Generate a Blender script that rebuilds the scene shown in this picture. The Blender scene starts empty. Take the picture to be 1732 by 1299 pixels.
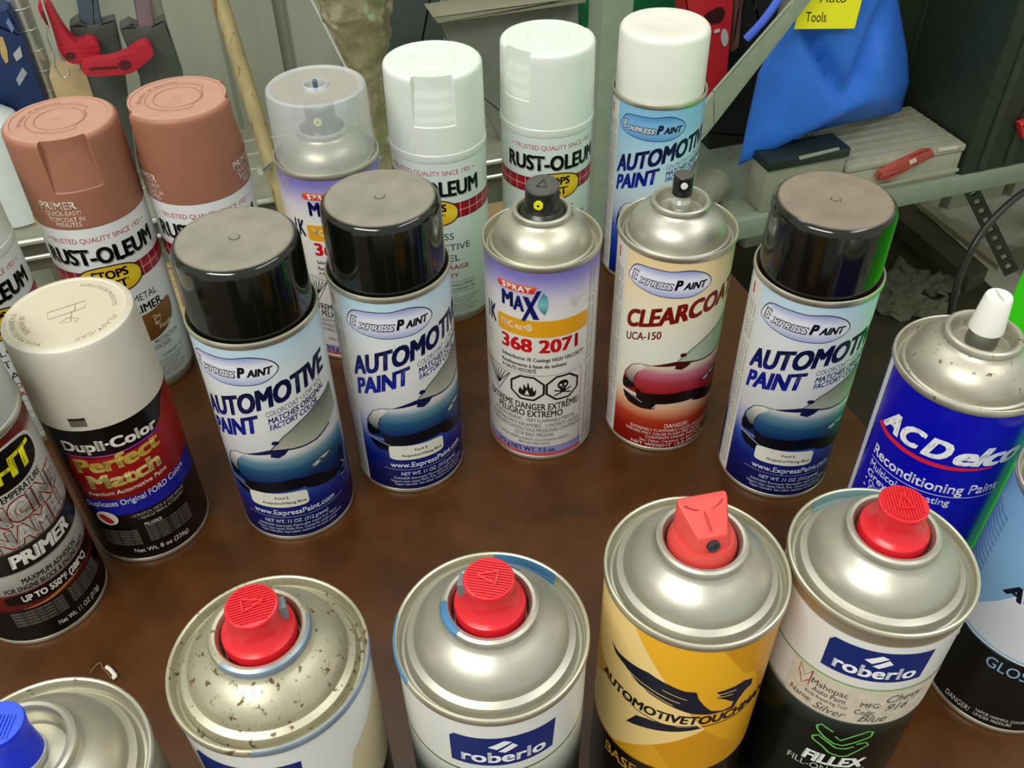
import bpy, bmesh, math, random
from mathutils import Vector, Matrix, noise
from mathutils.geometry import tessellate_polygon
random.seed(7)
scene = bpy.context.scene
COL = scene.collection
MM = 0.001
TZ = 0.75                      # table top height (m)
ANG = math.radians(17.5)       # table, shelf and wall run along this direction
R_ = math.radians

# ------------------------------------------------------------------ camera
cam_d = bpy.data.cameras.new('camera'); cam = bpy.data.objects.new('camera', cam_d); COL.objects.link(cam)
cam_d.sensor_width = 36.0; cam_d.lens = 1575.786 / 1732 * 36.0
cam_d.clip_start = 0.01; cam_d.clip_end = 50
FX, PIT, ROL, CH = 1575.786, 0.731960, -0.0187417, 429.668
cam.matrix_world = Matrix.Translation((0, 0, TZ + CH * MM)) @ Matrix.Rotation(math.pi / 2 - PIT, 4, 'X') @ Matrix.Rotation(ROL, 4, 'Z')
scene.camera = cam

# ------------------------------------------------------------------ light and exposure
world = bpy.data.worlds.new('world'); scene.world = world; world.use_nodes = True
bg = world.node_tree.nodes['Background']; bg.inputs[0].default_value = (0.97, 1.0, 0.90, 1); bg.inputs[1].default_value = 0.50
def area(name, loc, target, sx, sy, power, color):
    l = bpy.data.lights.new(name, 'AREA'); l.shape = 'RECTANGLE'; l.size = sx; l.size_y = sy; l.energy = power; l.color = color
    o = bpy.data.objects.new(name, l); COL.objects.link(o); o.location = loc
    o.rotation_euler = (Vector(target) - Vector(loc)).to_track_quat('-Z', 'Y').to_euler(); return o
area('ceiling_lamp_front', (-0.75, -0.75, 2.45), (0, 0.45, 0.8), 1.3, 0.4, 25, (1.0, 0.975, 0.90))
area('ceiling_lamp_side', (1.1, 0.1, 2.6), (0.1, 0.5, 0.75), 1.3, 0.3, 8, (0.98, 1.0, 0.94))
area('ceiling_lamp_back', (-0.3, 0.95, 2.6), (0, 0.5, 0.75), 1.3, 0.3, 5, (0.98, 1.0, 0.94))
vs = scene.view_settings
vs.view_transform = 'Standard'; vs.look = 'None'; vs.gamma = 1.0; vs.exposure = 0.33; vs.use_curve_mapping = False

# ------------------------------------------------------------------ materials
def lin(h):
    if not isinstance(h, str): return (h[0], h[1], h[2], 1)
    h = h.lstrip('#'); c = [int(h[i:i + 2], 16) / 255 for i in (0, 2, 4)]
    return tuple(((x / 12.92) if x <= 0.04045 else ((x + 0.055) / 1.055) ** 2.4) for x in c) + (1,)
MATS = {}
def nd(nt, t, **k):
    n = nt.nodes.new(t)
    for a, b in k.items(): setattr(n, a, b)
    return n
def M(name, hexc, rough=0.45, metal=0.0, var=0.05, scale=60, bump=0.0, spots=None, dust=None, coat=0.0, spec=0.5, stretch=None):
    """Principled material, colour varied by noise; spots=(hex, amount, scale) wear marks; dust=(hex, amount) lies on upward faces."""
    if name in MATS: return MATS[name]
    m = bpy.data.materials.new(name); m.use_nodes = True; nt = m.node_tree; L = nt.links
    p = nt.nodes['Principled BSDF']; p.inputs['Roughness'].default_value = rough; p.inputs['Metallic'].default_value = metal
    p.inputs['Coat Weight'].default_value = coat; p.inputs['Specular IOR Level'].default_value = spec
    tc = nd(nt, 'ShaderNodeTexCoord'); src = tc.outputs['Object']
    if stretch:
        mp = nd(nt, 'ShaderNodeMapping'); mp.inputs['Scale'].default_value = stretch; L.new(src, mp.inputs[0]); src = mp.outputs[0]
    nz = nd(nt, 'ShaderNodeTexNoise'); nz.inputs['Scale'].default_value = scale; nz.inputs['Detail'].default_value = 4; L.new(src, nz.inputs['Vector'])
    c = lin(hexc); mix = nd(nt, 'ShaderNodeMix', data_type='RGBA'); mix.inputs[6].default_value = tuple(x * (1 - var * 2) for x in c[:3]) + (1,)
    mix.inputs[7].default_value = tuple(min(1, x * (1 + var * 2)) for x in c[:3]) + (1,)
    L.new(nz.outputs['Fac'], mix.inputs[0]); out = mix.outputs[2]
    if spots:
        n2 = nd(nt, 'ShaderNodeTexNoise'); n2.inputs['Scale'].default_value = spots[2]; n2.inputs['Detail'].default_value = 3; L.new(src, n2.inputs['Vector'])
        rp = nd(nt, 'ShaderNodeValToRGB'); rp.color_ramp.elements[0].position = 1 - spots[1] - 0.04; rp.color_ramp.elements[1].position = 1 - spots[1] + 0.04
        L.new(n2.outputs['Fac'], rp.inputs[0]); m2 = nd(nt, 'ShaderNodeMix', data_type='RGBA'); m2.inputs[7].default_value = lin(spots[0])
        L.new(rp.outputs[0], m2.inputs[0]); L.new(out, m2.inputs[6]); out = m2.outputs[2]
        if metal > 0.3:
            mr = nd(nt, 'ShaderNodeMapRange'); mr.inputs[3].default_value = metal; mr.inputs[4].default_value = 0.1
            L.new(rp.outputs[0], mr.inputs[0]); L.new(mr.outputs[0], p.inputs['Metallic'])
    if dust:
        ge = nd(nt, 'ShaderNodeNewGeometry'); sx = nd(nt, 'ShaderNodeSeparateXYZ'); L.new(ge.outputs['Normal'], sx.inputs[0])
        mr = nd(nt, 'ShaderNodeMapRange'); mr.inputs[1].default_value = 0.84; mr.inputs[2].default_value = 0.98; L.new(sx.outputs[2], mr.inputs[0])
        n3 = nd(nt, 'ShaderNodeTexNoise'); n3.inputs['Scale'].default_value = 90; n3.inputs['Detail'].default_value = 6; L.new(src, n3.inputs['Vector'])
        m3 = nd(nt, 'ShaderNodeMapRange'); m3.inputs[1].default_value = 0.25; m3.inputs[2].default_value = 0.6; m3.inputs[3].default_value = dust[1] * 0.8; m3.inputs[4].default_value = dust[1]
        L.new(n3.outputs['Fac'], m3.inputs[0]); mu = nd(nt, 'ShaderNodeMath', operation='MULTIPLY'); L.new(mr.outputs[0], mu.inputs[0]); L.new(m3.outputs[0], mu.inputs[1])
        m4 = nd(nt, 'ShaderNodeMix', data_type='RGBA'); m4.inputs[7].default_value = lin(dust[0]); L.new(mu.outputs[0], m4.inputs[0]); L.new(out, m4.inputs[6]); out = m4.outputs[2]
        m5 = nd(nt, 'ShaderNodeMapRange'); m5.inputs[3].default_value = rough; m5.inputs[4].default_value = 0.8; L.new(mu.outputs[0], m5.inputs[0]); L.new(m5.outputs[0], p.inputs['Roughness'])
    L.new(out, p.inputs['Base Color'])
    if bump:
        b = nd(nt, 'ShaderNodeBump'); b.inputs['Strength'].default_value = bump; b.inputs['Distance'].default_value = 0.002
        L.new(nz.outputs['Fac'], b.inputs['Height']); L.new(b.outputs[0], p.inputs['Normal'])
    MATS[name] = m; return m
def ML(name, stops, rough=0.25, span=200.0, dirt=None):
    """Printed label: colour bands and blends by height (mm)."""
    m = bpy.data.materials.new(name); m.use_nodes = True; nt = m.node_tree; L = nt.links; p = nt.nodes['Principled BSDF']
    p.inputs['Roughness'].default_value = rough; p.inputs['Specular IOR Level'].default_value = 0.28
    tc = nd(nt, 'ShaderNodeTexCoord'); sx = nd(nt, 'ShaderNodeSeparateXYZ'); L.new(tc.outputs['Object'], sx.inputs[0])
    mu = nd(nt, 'ShaderNodeMath', operation='MULTIPLY'); mu.inputs[1].default_value = 1000.0 / span; L.new(sx.outputs[2], mu.inputs[0])
    rp = nd(nt, 'ShaderNodeValToRGB'); e = rp.color_ramp.elements; stops = sorted(stops)
    while len(e) < len(stops): e.new(0.5)
    for i, (z, h) in enumerate(stops): e[i].position = z / span
    for i, (z, h) in enumerate(stops): e[i].color = lin(h)
    L.new(mu.outputs[0], rp.inputs[0]); out = rp.outputs[0]
    nz = nd(nt, 'ShaderNodeTexNoise'); nz.inputs['Scale'].default_value = 45; nz.inputs['Detail'].default_value = 5; L.new(tc.outputs['Object'], nz.inputs['Vector'])
    if not dirt:
        hv = nd(nt, 'ShaderNodeMix', data_type='RGBA', blend_type='MULTIPLY'); hv.inputs[0].default_value = 0.08; L.new(out, hv.inputs[6]); L.new(nz.outputs['Fac'], hv.inputs[7])
        L.new(hv.outputs[2], p.inputs['Base Color']); return m
    d = nd(nt, 'ShaderNodeValToRGB'); a = dirt[1]; d.color_ramp.elements[0].position = 1 - a - 0.08; d.color_ramp.elements[1].position = 1 - a + 0.1
    L.new(nz.outputs['Fac'], d.inputs[0]); mx = nd(nt, 'ShaderNodeMix', data_type='RGBA'); mx.inputs[7].default_value = lin(dirt[0])
    L.new(d.outputs[0], mx.inputs[0]); L.new(out, mx.inputs[6]); out = mx.outputs[2]
    L.new(out, p.inputs['Base Color']); return m
def MG(name, stops, rough=0.35, span=200.0): 
    return MATS.setdefault(name, None) or MATS.__setitem__(name, ML(name, stops, rough, span)) or MATS[name]
def ink(hexc): return M('ink_' + hexc.lstrip('#'), hexc, 0.35, var=0.02, spec=0.25)
def clear(name, hexc, alpha, rough=0.25):
    if name in MATS: return MATS[name]
    m = bpy.data.materials.new(name); m.use_nodes = True; nt = m.node_tree; p = nt.nodes['Principled BSDF']
    p.inputs['Roughness'].default_value = rough; p.inputs['Specular IOR Level'].default_value = 0.6
    nz = nd(nt, 'ShaderNodeTexNoise'); nz.inputs['Scale'].default_value = 70; tc = nd(nt, 'ShaderNodeTexCoord'); nt.links.new(tc.outputs['Object'], nz.inputs['Vector'])
    mx = nd(nt, 'ShaderNodeMix', data_type='RGBA'); c = lin(hexc); mx.inputs[6].default_value = tuple(x * 0.9 for x in c[:3]) + (1,); mx.inputs[7].default_value = c
    nt.links.new(nz.outputs['Fac'], mx.inputs[0]); nt.links.new(mx.outputs[2], p.inputs['Base Color'])
    tr = nd(nt, 'ShaderNodeBsdfTransparent'); ms = nd(nt, 'ShaderNodeMixShader'); ms.inputs[0].default_value = alpha
    nt.links.new(tr.outputs[0], ms.inputs[1]); nt.links.new(p.outputs[0], ms.inputs[2]); nt.links.new(ms.outputs[0], nt.nodes['Material Output'].inputs[0])
    MATS[name] = m; return m

# ------------------------------------------------------------------ mesh helpers (all input in millimetres)
ORG = {}
def mesh(name, v, f, mat, smooth=True, angle=32):
    me = bpy.data.meshes.new(name); me.from_pydata([(x * MM, y * MM, z * MM) for x, y, z in v], [], f); me.validate()
    me.materials.append(mat)
    if smooth:
        me.shade_smooth(); me.set_sharp_from_angle(angle=R_(angle))
    return me
def link(name, me, parent=None):
    o = bpy.data.objects.new(name, me); COL.objects.link(o)
    if parent is not None: o.parent = parent
    return o
def lathe(prof, seg=72, closed=False):
    v = []; f = []; n = len(prof); rings = []
    for r, z in prof:
        if r < 1e-4: rings.append([len(v)]); v.append((0, 0, z))
        else:
            rings.append(list(range(len(v), len(v) + seg)))
            for i in range(seg): a = 2 * math.pi * i / seg; v.append((r * math.cos(a), r * math.sin(a), z))
    prs = list(zip(rings, rings[1:])) + ([(rings[-1], rings[0])] if closed else [])
    for A, B in prs:
        for i in range(seg):
            j = (i + 1) % seg
            if len(A) == 1 and len(B) == 1: continue
            if len(A) == 1: f.append((A[0], B[j], B[i]))
            elif len(B) == 1: f.append((A[i], A[j], B[0]))
            else: f.append((A[i], A[j], B[j], B[i]))
    return v, f
def box(a0, a1, b0, b1, z0, z1, bev=0.0):
    bm = bmesh.new(); bmesh.ops.create_cube(bm, size=1)
    for q in bm.verts: q.co = Vector((a0 + (q.co.x + .5) * (a1 - a0), b0 + (q.co.y + .5) * (b1 - b0), z0 + (q.co.z + .5) * (z1 - z0)))
    if bev: bmesh.ops.bevel(bm, geom=bm.edges[:], offset=bev, segments=2, affect='EDGES', profile=0.5)
    v = [tuple(q.co) for q in bm.verts]; f = [[q.index for q in p.verts] for p in bm.faces]; bm.free(); return v, f
def prism(poly, b0, b1):
    """outline in the upright (a,z) plane, extruded from depth b0 to b1"""
    n = len(poly); v = [(a, b0, z) for a, z in poly] + [(a, b1, z) for a, z in poly]
    t = tessellate_polygon([[Vector((a, z, 0)) for a, z in poly]])
    f = [tuple(x) for x in t] + [tuple(n + i for i in reversed(x)) for x in t] + [(i, (i + 1) % n, n + (i + 1) % n, n + i) for i in range(n)]
    return v, f
def tube(pts, r, seg=10, cap=True):
    pts = [Vector(p) for p in pts]; v = []; f = []; n = len(pts); rr = r if isinstance(r, (list, tuple)) else [r] * n
    up = None
    for i, p in enumerate(pts):
        t = (pts[min(i + 1, n - 1)] - pts[max(i - 1, 0)]).normalized()
        if up is None: up = t.orthogonal().normalized()
        up = (up - t * up.dot(t)).normalized(); sd = t.cross(up)
        for k in range(seg):
            a = 2 * math.pi * k / seg; q = p + (up * math.cos(a) + sd * math.sin(a)) * rr[i]; v.append(tuple(q))
    for i in range(n - 1):
        for k in range(seg):
            j = (k + 1) % seg; f.append((i * seg + k, i * seg + j, (i + 1) * seg + j, (i + 1) * seg + k))
    if cap: f.append(tuple(reversed(range(seg)))); f.append(tuple(range((n - 1) * seg, n * seg)))
    return v, f
def join(*vf):
    V = []; Fs = []
    for v, f in vf:
        k = len(V); V += list(v); Fs += [tuple(i + k for i in p) for p in f]
    return V, Fs
def curve_pts(P, n=8):
    """Catmull-Rom through points"""
    P = [Vector(p) for p in P]; out = []
    for i in range(len(P) - 1):
        p0, p1, p2, p3 = P[max(i - 1, 0)], P[i], P[i + 1], P[min(i + 2, len(P) - 1)]
        for k in range(n):
            t = k / n; out.append(0.5 * ((2 * p1) + (p2 - p0) * t + (2 * p0 - 5 * p1 + 4 * p2 - p3) * t * t + (3 * p1 - p0 - 3 * p2 + p3) * t ** 3))
    out.append(P[-1]); return [tuple(p) for p in out]
def world_of(a, b, z): return ((a * math.cos(ANG) - b * math.sin(ANG)) * MM, (a * math.sin(ANG) + b * math.cos(ANG)) * MM, TZ + z * MM)
def meta(o, label, cat, group=None, kind=None):
    if label: o['label'] = label
    if cat: o['category'] = cat
    if group: o['group'] = group
    if kind: o['kind'] = kind
    return o
def thing(name, label, cat, a, b, z, group=None, kind=None):
    """Empty in the frame of table and shelf; its children are given in that frame too"""
    o = bpy.data.objects.new(name, None); COL.objects.link(o); o.location = world_of(a, b, z); o.rotation_euler = (0, 0, ANG); o.empty_display_size = 0.02
    ORG[o.name] = (a, b, z); return meta(o, label, cat, group, kind)
def part(name, vf, mat, parent, smooth=True, angle=32):
    q = parent
    while q.name not in ORG and q.parent: q = q.parent
    a, b, z = ORG.get(q.name, (0, 0, 0))
    o = link(name, mesh(name, [(x - a, y - b, w - z) for x, y, w in vf[0]], vf[1], mat, smooth, angle), parent); return o
def solo(name, vf, mat, label, cat, group=None, kind=None, smooth=True, angle=32):
    xs = [p[0] for p in vf[0]]; ys = [p[1] for p in vf[0]]; zs = [p[2] for p in vf[0]]
    a, b, z = (min(xs) + max(xs)) / 2, (min(ys) + max(ys)) / 2, min(zs)
    o = link(name, mesh(name, [(x - a, y - b, w - z) for x, y, w in vf[0]], vf[1], mat, smooth, angle))
    o.location = world_of(a, b, z); o.rotation_euler = (0, 0, ANG); ORG[o.name] = (a, b, z); return meta(o, label, cat, group, kind)
def ray(u, v):
    u -= 866; v -= 649.5; cr, sr = math.cos(ROL), math.sin(ROL); u, v = u * cr + v * sr, -u * sr + v * cr
    c, s = math.cos(PIT), math.sin(PIT); x, y, z = u, FX * c - v * s, -FX * s - v * c
    return x * math.cos(ANG) + y * math.sin(ANG), -x * math.sin(ANG) + y * math.cos(ANG), z
def at(u, v, b):
    """photo pixel -> (a,b,z) on the upright plane at depth b"""
    d = ray(u, v); return d[0] * b / d[1], b, CH + d[2] * b / d[1]
def az(u, v, b): p = at(u, v, b); return p[0], p[2]

# ------------------------------------------------------------------ print and lettering
_T = {}
def glyphs(s, bold, shear, space):
    k = (s, bold, shear, space)
    if k not in _T:
        cu = bpy.data.curves.new('t', 'FONT'); cu.body = s; cu.size = 1; cu.offset = bold; cu.shear = shear; cu.resolution_u = 3; cu.space_character = space
        ob = bpy.data.objects.new('t', cu); COL.objects.link(ob); dg = bpy.context.evaluated_depsgraph_get()
        me = bpy.data.meshes.new_from_object(ob.evaluated_get(dg))
        v = [(p.co.x, p.co.y) for p in me.vertices]; f = [tuple(p.vertices) for p in me.polygons]
        bpy.data.objects.remove(ob); bpy.data.curves.remove(cu); bpy.data.meshes.remove(me); _T[k] = (v, f)
    return _T[k]
CAPH = max(p[1] for p in glyphs('H', 0, 0, 1)[0])
class Art:
    """flat print in (d,z): degrees round the can and millimetres up it (or plain mm when mapped flat)"""
    def __init__(s, R=32.7, flat=False): s.v = []; s.f = []; s.R = R; s.flat = flat
    def _add(s, v, f): k = len(s.v); s.v += v; s.f += [tuple(i + k for i in p) for p in f]; return s
    def text(s, t, d0, z0, h, d1=None, k=0.0, q=0.0, bold=0.0, shear=0.0, space=1.0, align='l', wide=1.0, fn=None):
        v, f = glyphs(t, 0.0, shear, space)
        if not v: return s
        if bold >= .02:
            b0 = bold * .8; vv, ff = [], []
            for dx, dy in ((-b0, -b0 * .6), (b0, -b0 * .6), (-b0, b0 * .6), (b0, b0 * .6)):
                kk = len(vv); vv += [(x + dx, y + dy) for x, y in v]; ff += [tuple(i + kk for i in p) for p in f]
            v, f = vv, ff
        x0 = min(p[0] for p in v); x1 = max(p[0] for p in v); sc = h / CAPH
        deg = sc * wide * (1.0 if s.flat else 57.29578 / s.R)
        if d1 is not None: deg = (d1 - d0) / (x1 - x0)
        w = (x1 - x0) * deg
        if align == 'c': d0 = d0 - w / 2
        if align == 'r': d0 = d0 - w
        out = []
        for x, y in v:
            dd = (x - x0) * deg; out.append((d0 + dd, (fn(d0 + dd) if fn else z0 + k * dd + q * dd * dd) + y * sc))
        return s._add(out, f)
    def poly(s, *loops):
        t = tessellate_polygon([[Vector((a, b, 0)) for a, b in L] for L in loops]); return s._add([p for L in loops for p in L], [tuple(x) for x in t])
    def ell(s, cx, cz, rx, rz, n=40, inner=None, pw=2.0):
        P = [(cx + rx * abs(math.cos(i * 2 * math.pi / n)) ** (2 / pw) * (1 if math.cos(i * 2 * math.pi / n) >= 0 else -1), cz + rz * abs(math.sin(i * 2 * math.pi / n)) ** (2 / pw) * (1 if math.sin(i * 2 * math.pi / n) >= 0 else -1)) for i in range(n)]
        if inner is None: return s.poly(P)
        Q = [(cx + (a - cx) * inner[0], cz + (b - cz) * inner[1]) for a, b in P]
        return s._add(P + Q, [(i, (i + 1) % n, n + (i + 1) % n, n + i) for i in range(n)])
    def rect(s, d0, z0, d1, z1): return s._add([(d0, z0), (d1, z0), (d1, z1), (d0, z1)], [(0, 1, 2, 3)])
    def line(s, P, w, close=False):
        """stroke; w in mm (measured along the can in mm as well)"""
        kx = 1.0 if s.flat else 57.29578 / s.R
        if close: P = list(P) + [P[0]]
        Q = [(a / kx, b) for a, b in P]
        L = []; Rr = []
        for i, p in enumerate(Q):
            a = Vector(Q[max(i - 1, 0)]); b = Vector(Q[min(i + 1, len(Q) - 1)])
            if close and i in (0, len(Q) - 1): a, b = Vector(Q[-2]), Vector(Q[1])
            t = b - a
            if t.length < 1e-6: t = Vector((1, 0))
            t.normalize(); n = Vector((-t.y, t.x)) * w / 2; L.append(((p[0] + n.x) * kx, p[1] + n.y)); Rr.append(((p[0] - n.x) * kx, p[1] - n.y))
        m = len(Q); return s._add(L + Rr, [(i, i + 1, m + i + 1, m + i) for i in range(m - 1)])
    def mesh(s, name, mat, layer=1, mapf=None, step=3.5, slice=True):
        bm = bmesh.new(); vs_ = [bm.verts.new((a, b, 0)) for a, b in s.v]
        for p in s.f:
            try: bm.faces.new([vs_[i] for i in p])
            except ValueError: pass
        if slice and s.v:
            lo = min(p[0] for p in s.v); hi = max(p[0] for p in s.v); x = math.ceil(lo / step) * step
            while x < hi:
                bmesh.ops.bisect_plane(bm, geom=bm.verts[:] + bm.edges[:] + bm.faces[:], dist=1e-5, plane_co=(x, 0, 0), plane_no=(1, 0, 0)); x += step
        bmesh.ops.recalc_face_normals(bm, faces=bm.faces[:])
        rr = s.R + 0.1 + 0.06 * layer
        if mapf is None: mapf = lambda d, z: (rr * math.sin(R_(d)), -rr * math.cos(R_(d)), z)
        me = bpy.data.meshes.new(name)
        for q in bm.verts: q.co = Vector(mapf(q.co.x, q.co.y)) * MM
        for p in bm.faces: p.smooth = True
        bm.to_mesh(me); bm.free(); me.materials.append(mat); return me
def bow(pts, n=6, close=True):
    """smooth closed outline"""
    P = [Vector((a, b, 0)) for a, b in pts]; N = len(P); out = []
    for i in range(N):
        p0, p1, p2, p3 = P[i - 1], P[i], P[(i + 1) % N], P[(i + 2) % N]
        for k in range(n):
            t = k / n; q = 0.5 * ((2 * p1) + (p2 - p0) * t + (2 * p0 - 5 * p1 + 4 * p2 - p3) * t * t + (3 * p1 - p0 - 3 * p2 + p3) * t ** 3); out.append((q.x, q.y))
    return out
SH=dict(
body=[(-61.9,51.6),(-58.8,60.0),(-51.0,67.2),(-41.8,70.2),(-31.0,70.5),(-18.4,73.2),(-4.5,75.3),(9.3,74.8),(24.7,74.4),(52.4,70.2),(63.6,60.8),(54.5,55.1),(41.9,52.1),(23.3,49.6),(7.4,50.9),(-16.1,49.5),(-36.7,48.1),(-44.5,48.1),(-57.4,46.7)],
lamp=[(-58.5,59.4),(-51.8,66.4),(-40.9,70.2),(-35.6,68.3),(-43.3,63.0),(-47.2,57.4),(-47.2,53.3),(-52.6,53.1),(-57.0,55.3)],
cowl=[(-32.7,70.3),(-18.4,73.2),(-7.7,75.1),(-1.2,75.3),(13.0,74.3),(7.3,70.6),(1.1,68.7),(-6.0,69.9),(-5.1,72.2),(-19.5,71.2)],
glass=[(-3.0,75.8),(9.5,83.4),(26.5,88.1),(48.1,85.4),(54.4,72.7),(47.1,71.7),(24.9,73.9),(9.3,74.8)],
grille=[(-45.3,50.6),(-36.7,48.1),(-16.1,49.5),(7.4,50.9),(17.0,50.3),(20.1,42.6),(-0.1,42.1),(-20.3,41.0),(-36.4,41.1),(-42.5,43.2)],
bumper=[(-60.2,44.0),(-56.5,44.3),(-42.5,43.2),(-36.4,41.1),(-20.3,41.0),(-22.3,36.3),(-36.5,35.3),(-51.4,36.6),(-57.3,39.7)],
mirror=[(-2.4,79.7),(-0.8,81.4),(3.4,81.3),(5.2,80.0),(3.5,78.7),(-0.6,78.6)],
lamp2=[(25.9,54.9),(30.6,57.5),(39.7,59.4),(53.8,59.0),(55.5,55.9),(47.3,53.6),(37.8,53.7),(29.5,53.9)],
wheel=[(68.2,52.5),(79.3,47.5),(76.5,39.4),(74.1,33.1),(67.8,30.8),(58.4,32.9),(64.6,37.3),(64.6,44.9)],
glassr=[(-2.0,75.3),(12.9,82.6),(28.4,87.0),(61.6,72.0),(53.9,69.7),(35.1,71.4),(11.7,73.2)],
eagle=[(-67.1,128.4),(-59.6,127.0),(-48.1,128.0),(-34.6,129.5),(-20.9,127.2),(-10.8,125.2),(-3.2,125.2),(-0.9,120.6),(3.7,115.7),(9.0,111.5),(17.2,109.7),(23.5,110.5),(24.4,113.4),(16.6,117.9),(10.7,120.2),(13.4,121.1),(9.7,124.2),(14.8,124.5),(22.6,125.0),(29.2,125.8),(37.0,123.1),(37.7,118.8),(32.1,117.4),(28.0,113.3),(25.8,108.7),(17.4,108.9),(8.1,109.1),(-3.7,110.3),(-14.1,112.8),(-23.1,114.8),(-32.6,116.8),(-42.2,119.8),(-52.3,123.5),(-61.6,124.6)],
tail=[(-45.5,88.1),(-38.6,97.1),(-31.3,98.9),(-19.2,100.0),(-10.3,99.7),(2.5,100.9),(5.1,99.3),(-4.1,97.4),(-18.3,94.7),(-31.8,91.8)],
shade1=[(-94.7,140.8),(-43.0,150.4),(-24.2,129.7),(7.8,97.2),(-24.0,82.6),(-54.3,59.9),(-75.2,58.4),(-91.2,76.9),(-61.9,105.0),(-82.7,109.7)],
shade2=[(7.4,147.8),(22.8,145.2),(33.2,144.8),(38.3,127.5),(27.1,132.0)],
shade3=[(-24.0,82.6),(7.8,97.2),(40.1,73.5),(20.8,70.2),(-3.3,69.4)],
chev1=[(-19.9,85.8),(-28.4,88.5),(-31.0,86.2),(-29.5,83.8),(-24.1,80.6),(-16.9,77.8),(-10.8,77.4),(-3.0,81.1),(5.3,85.2),(5.4,88.8),(1.9,89.4),(-6.3,85.4),(-13.6,80.9),(-17.4,83.1)],
chev2=[(-2.3,79.3),(4.1,80.8),(6.4,78.2),(2.4,75.5),(-4.8,69.8),(-9.8,68.8),(-17.2,70.2),(-23.1,73.7),(-30.3,76.1),(-31.2,78.0),(-27.8,80.3),(-21.6,78.0),(-14.3,74.8),(-8.3,75.1),(-3.1,77.4)],
rh1=[(-20.2,137.5),(-10.8,141.3),(-6.2,139.9),(-15.2,135.8)],
rh2=[(-14.4,134.5),(-5.8,139.0),(-2.7,136.7),(-10.2,133.5)],
box4=[(-41.7,140.9),(-37.3,143.0),(-25.3,144.4),(-12.5,145.3),(0.9,145.3),(19.5,142.7),(20.8,133.5),(17.8,127.0),(10.2,126.2),(-1.0,125.1),(-12.4,125.6),(-26.2,125.6),(-41.5,125.0),(-41.9,132.0)],
txt4=[(-35.5,127.3),(17.4,124.8),(-36.7,130.4)],
stk=[(-63.7,116.4),(-61.0,95.1),(-31.6,97.2),(-7.1,95.0),(16.4,95.0),(34.0,98.8),(49.7,103.4),(4.3,119.7),(-23.8,119.6),(-45.7,117.3)],
swoosh=[(-89.2,122.3),(-85.2,125.2),(-73.3,124.2),(-57.6,123.6),(-40.8,123.5),(-24.7,123.6),(-8.2,124.3),(13.7,123.4),(12.7,122.3),(-8.6,122.2),(-24.9,121.1),(-41.0,120.9),(-58.0,121.0),(-75.1,121.4)],
AC=[(-84.1,125.2),(-29.9,128.4),(2.7,126.9),(32.8,131.4)],
fan=[(-6.3,121.4),(-4.8,125.7),(-0.5,130.4),(3.2,127.7),(4.8,123.4),(3.9,119.3),(1.3,115.1),(-2.5,117.3)],
tri=[(-67.6,69.5),(-35.7,68.3),(-52.2,50.9)],
glw=[(-77.6,72.5),(-64.1,84.4),(-50.8,94.8),(-28.2,57.1),(-32.3,55.3),(-45.0,55.1),(-55.7,55.4),(-66.6,56.4),(-78.1,56.4)],
dup=[(-22.9,92.3),(20.5,92.2),(64.2,93.3),(-23.6,87.6),(26.8,83.3),(-14.1,82.0),(61.8,85.1),(-14.0,62.1),(55.9,66.0)])
# ------------------------------------------------------------------ setting
table = thing('work_table', 'dark brown table with a smooth leathery top holding all the spray cans', 'table', 0, 250, -750)
m_top = M('table_brown', '#4c2b0f', 0.36, var=0.34, scale=42, bump=0.06, spec=0.36)
part('table_top', box(-430, 350, -160, 608, -28, 0, 3), m_top, table)
m_leg = M('table_leg_steel', '#3b3a36', 0.5, 0.6)
for la in (-400, 320):
    for lb in (-120, 578): part('leg', box(la - 18, la + 18, lb - 18, lb + 18, -750, -28, 2), m_leg, table)
m_floor = M('floor_concrete', '#b5b2a6', 0.8, var=0.2, scale=6, spots=('#6f6b5c', 0.42, 5))
solo('floor', box(-2600, 3600, -1800, 1545, -790, -750), m_floor, 'dark stained concrete floor of the workshop', 'floor', kind='structure')
# corrugated back wall: ribs run up
v = []; prof = []; a = -2400
while a < 3400:
    prof += [(a, 1500), (a + 70, 1500), (a + 78, 1508), (a + 158, 1508), (a + 163, 1532), (a + 175, 1532), (a + 180, 1500)]; a += 180
for z in (-752, 1900): v += [(p[0], p[1], z) for p in prof]
n = len(prof)
solo('wall_back', (v, [(i, i + 1, n + i + 1, n + i) for i in range(n - 1)]), M('wall_metal', '#adb09f', 0.55, 0.25, var=0.2, scale=9, stretch=(1, 1, .12)), 'grey green corrugated metal wall behind the shelves', 'wall', kind='structure', smooth=False)

# ------------------------------------------------------------------ can shells
CACHE = {}
def add(parent, name, key, vf, mat, smooth=True, angle=32):
    k = (key, mat.name)
    if k not in CACHE: CACHE[k] = mesh(name, *(vf() if callable(vf) else vf), mat, smooth, angle)
    return link(name, CACHE[k], parent)
def art(parent, name, key, fn, mat, layer=1, **k):
    if key not in CACHE: CACHE[key] = fn().mesh(name, mat, layer, **k)
    return link(name, CACHE[key], parent)
STEEL = M('tin_steel', '#d0ccb8', 0.36, 0.85, var=0.06, scale=120)
STEEL2 = M('tin_dome', '#bbb9ad', 0.41, 0.82, var=0.04, scale=200)
RUSTY = M('tin_speckled', '#bdb8a2', 0.42, 0.7, var=0.15, scale=60, spots=('#5e4426', 0.36, 430))
DULL = M('tin_dull', '#bdb9aa', 0.42, 0.75, var=0.12, scale=90, spots=('#4c443a', 0.33, 260))
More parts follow.
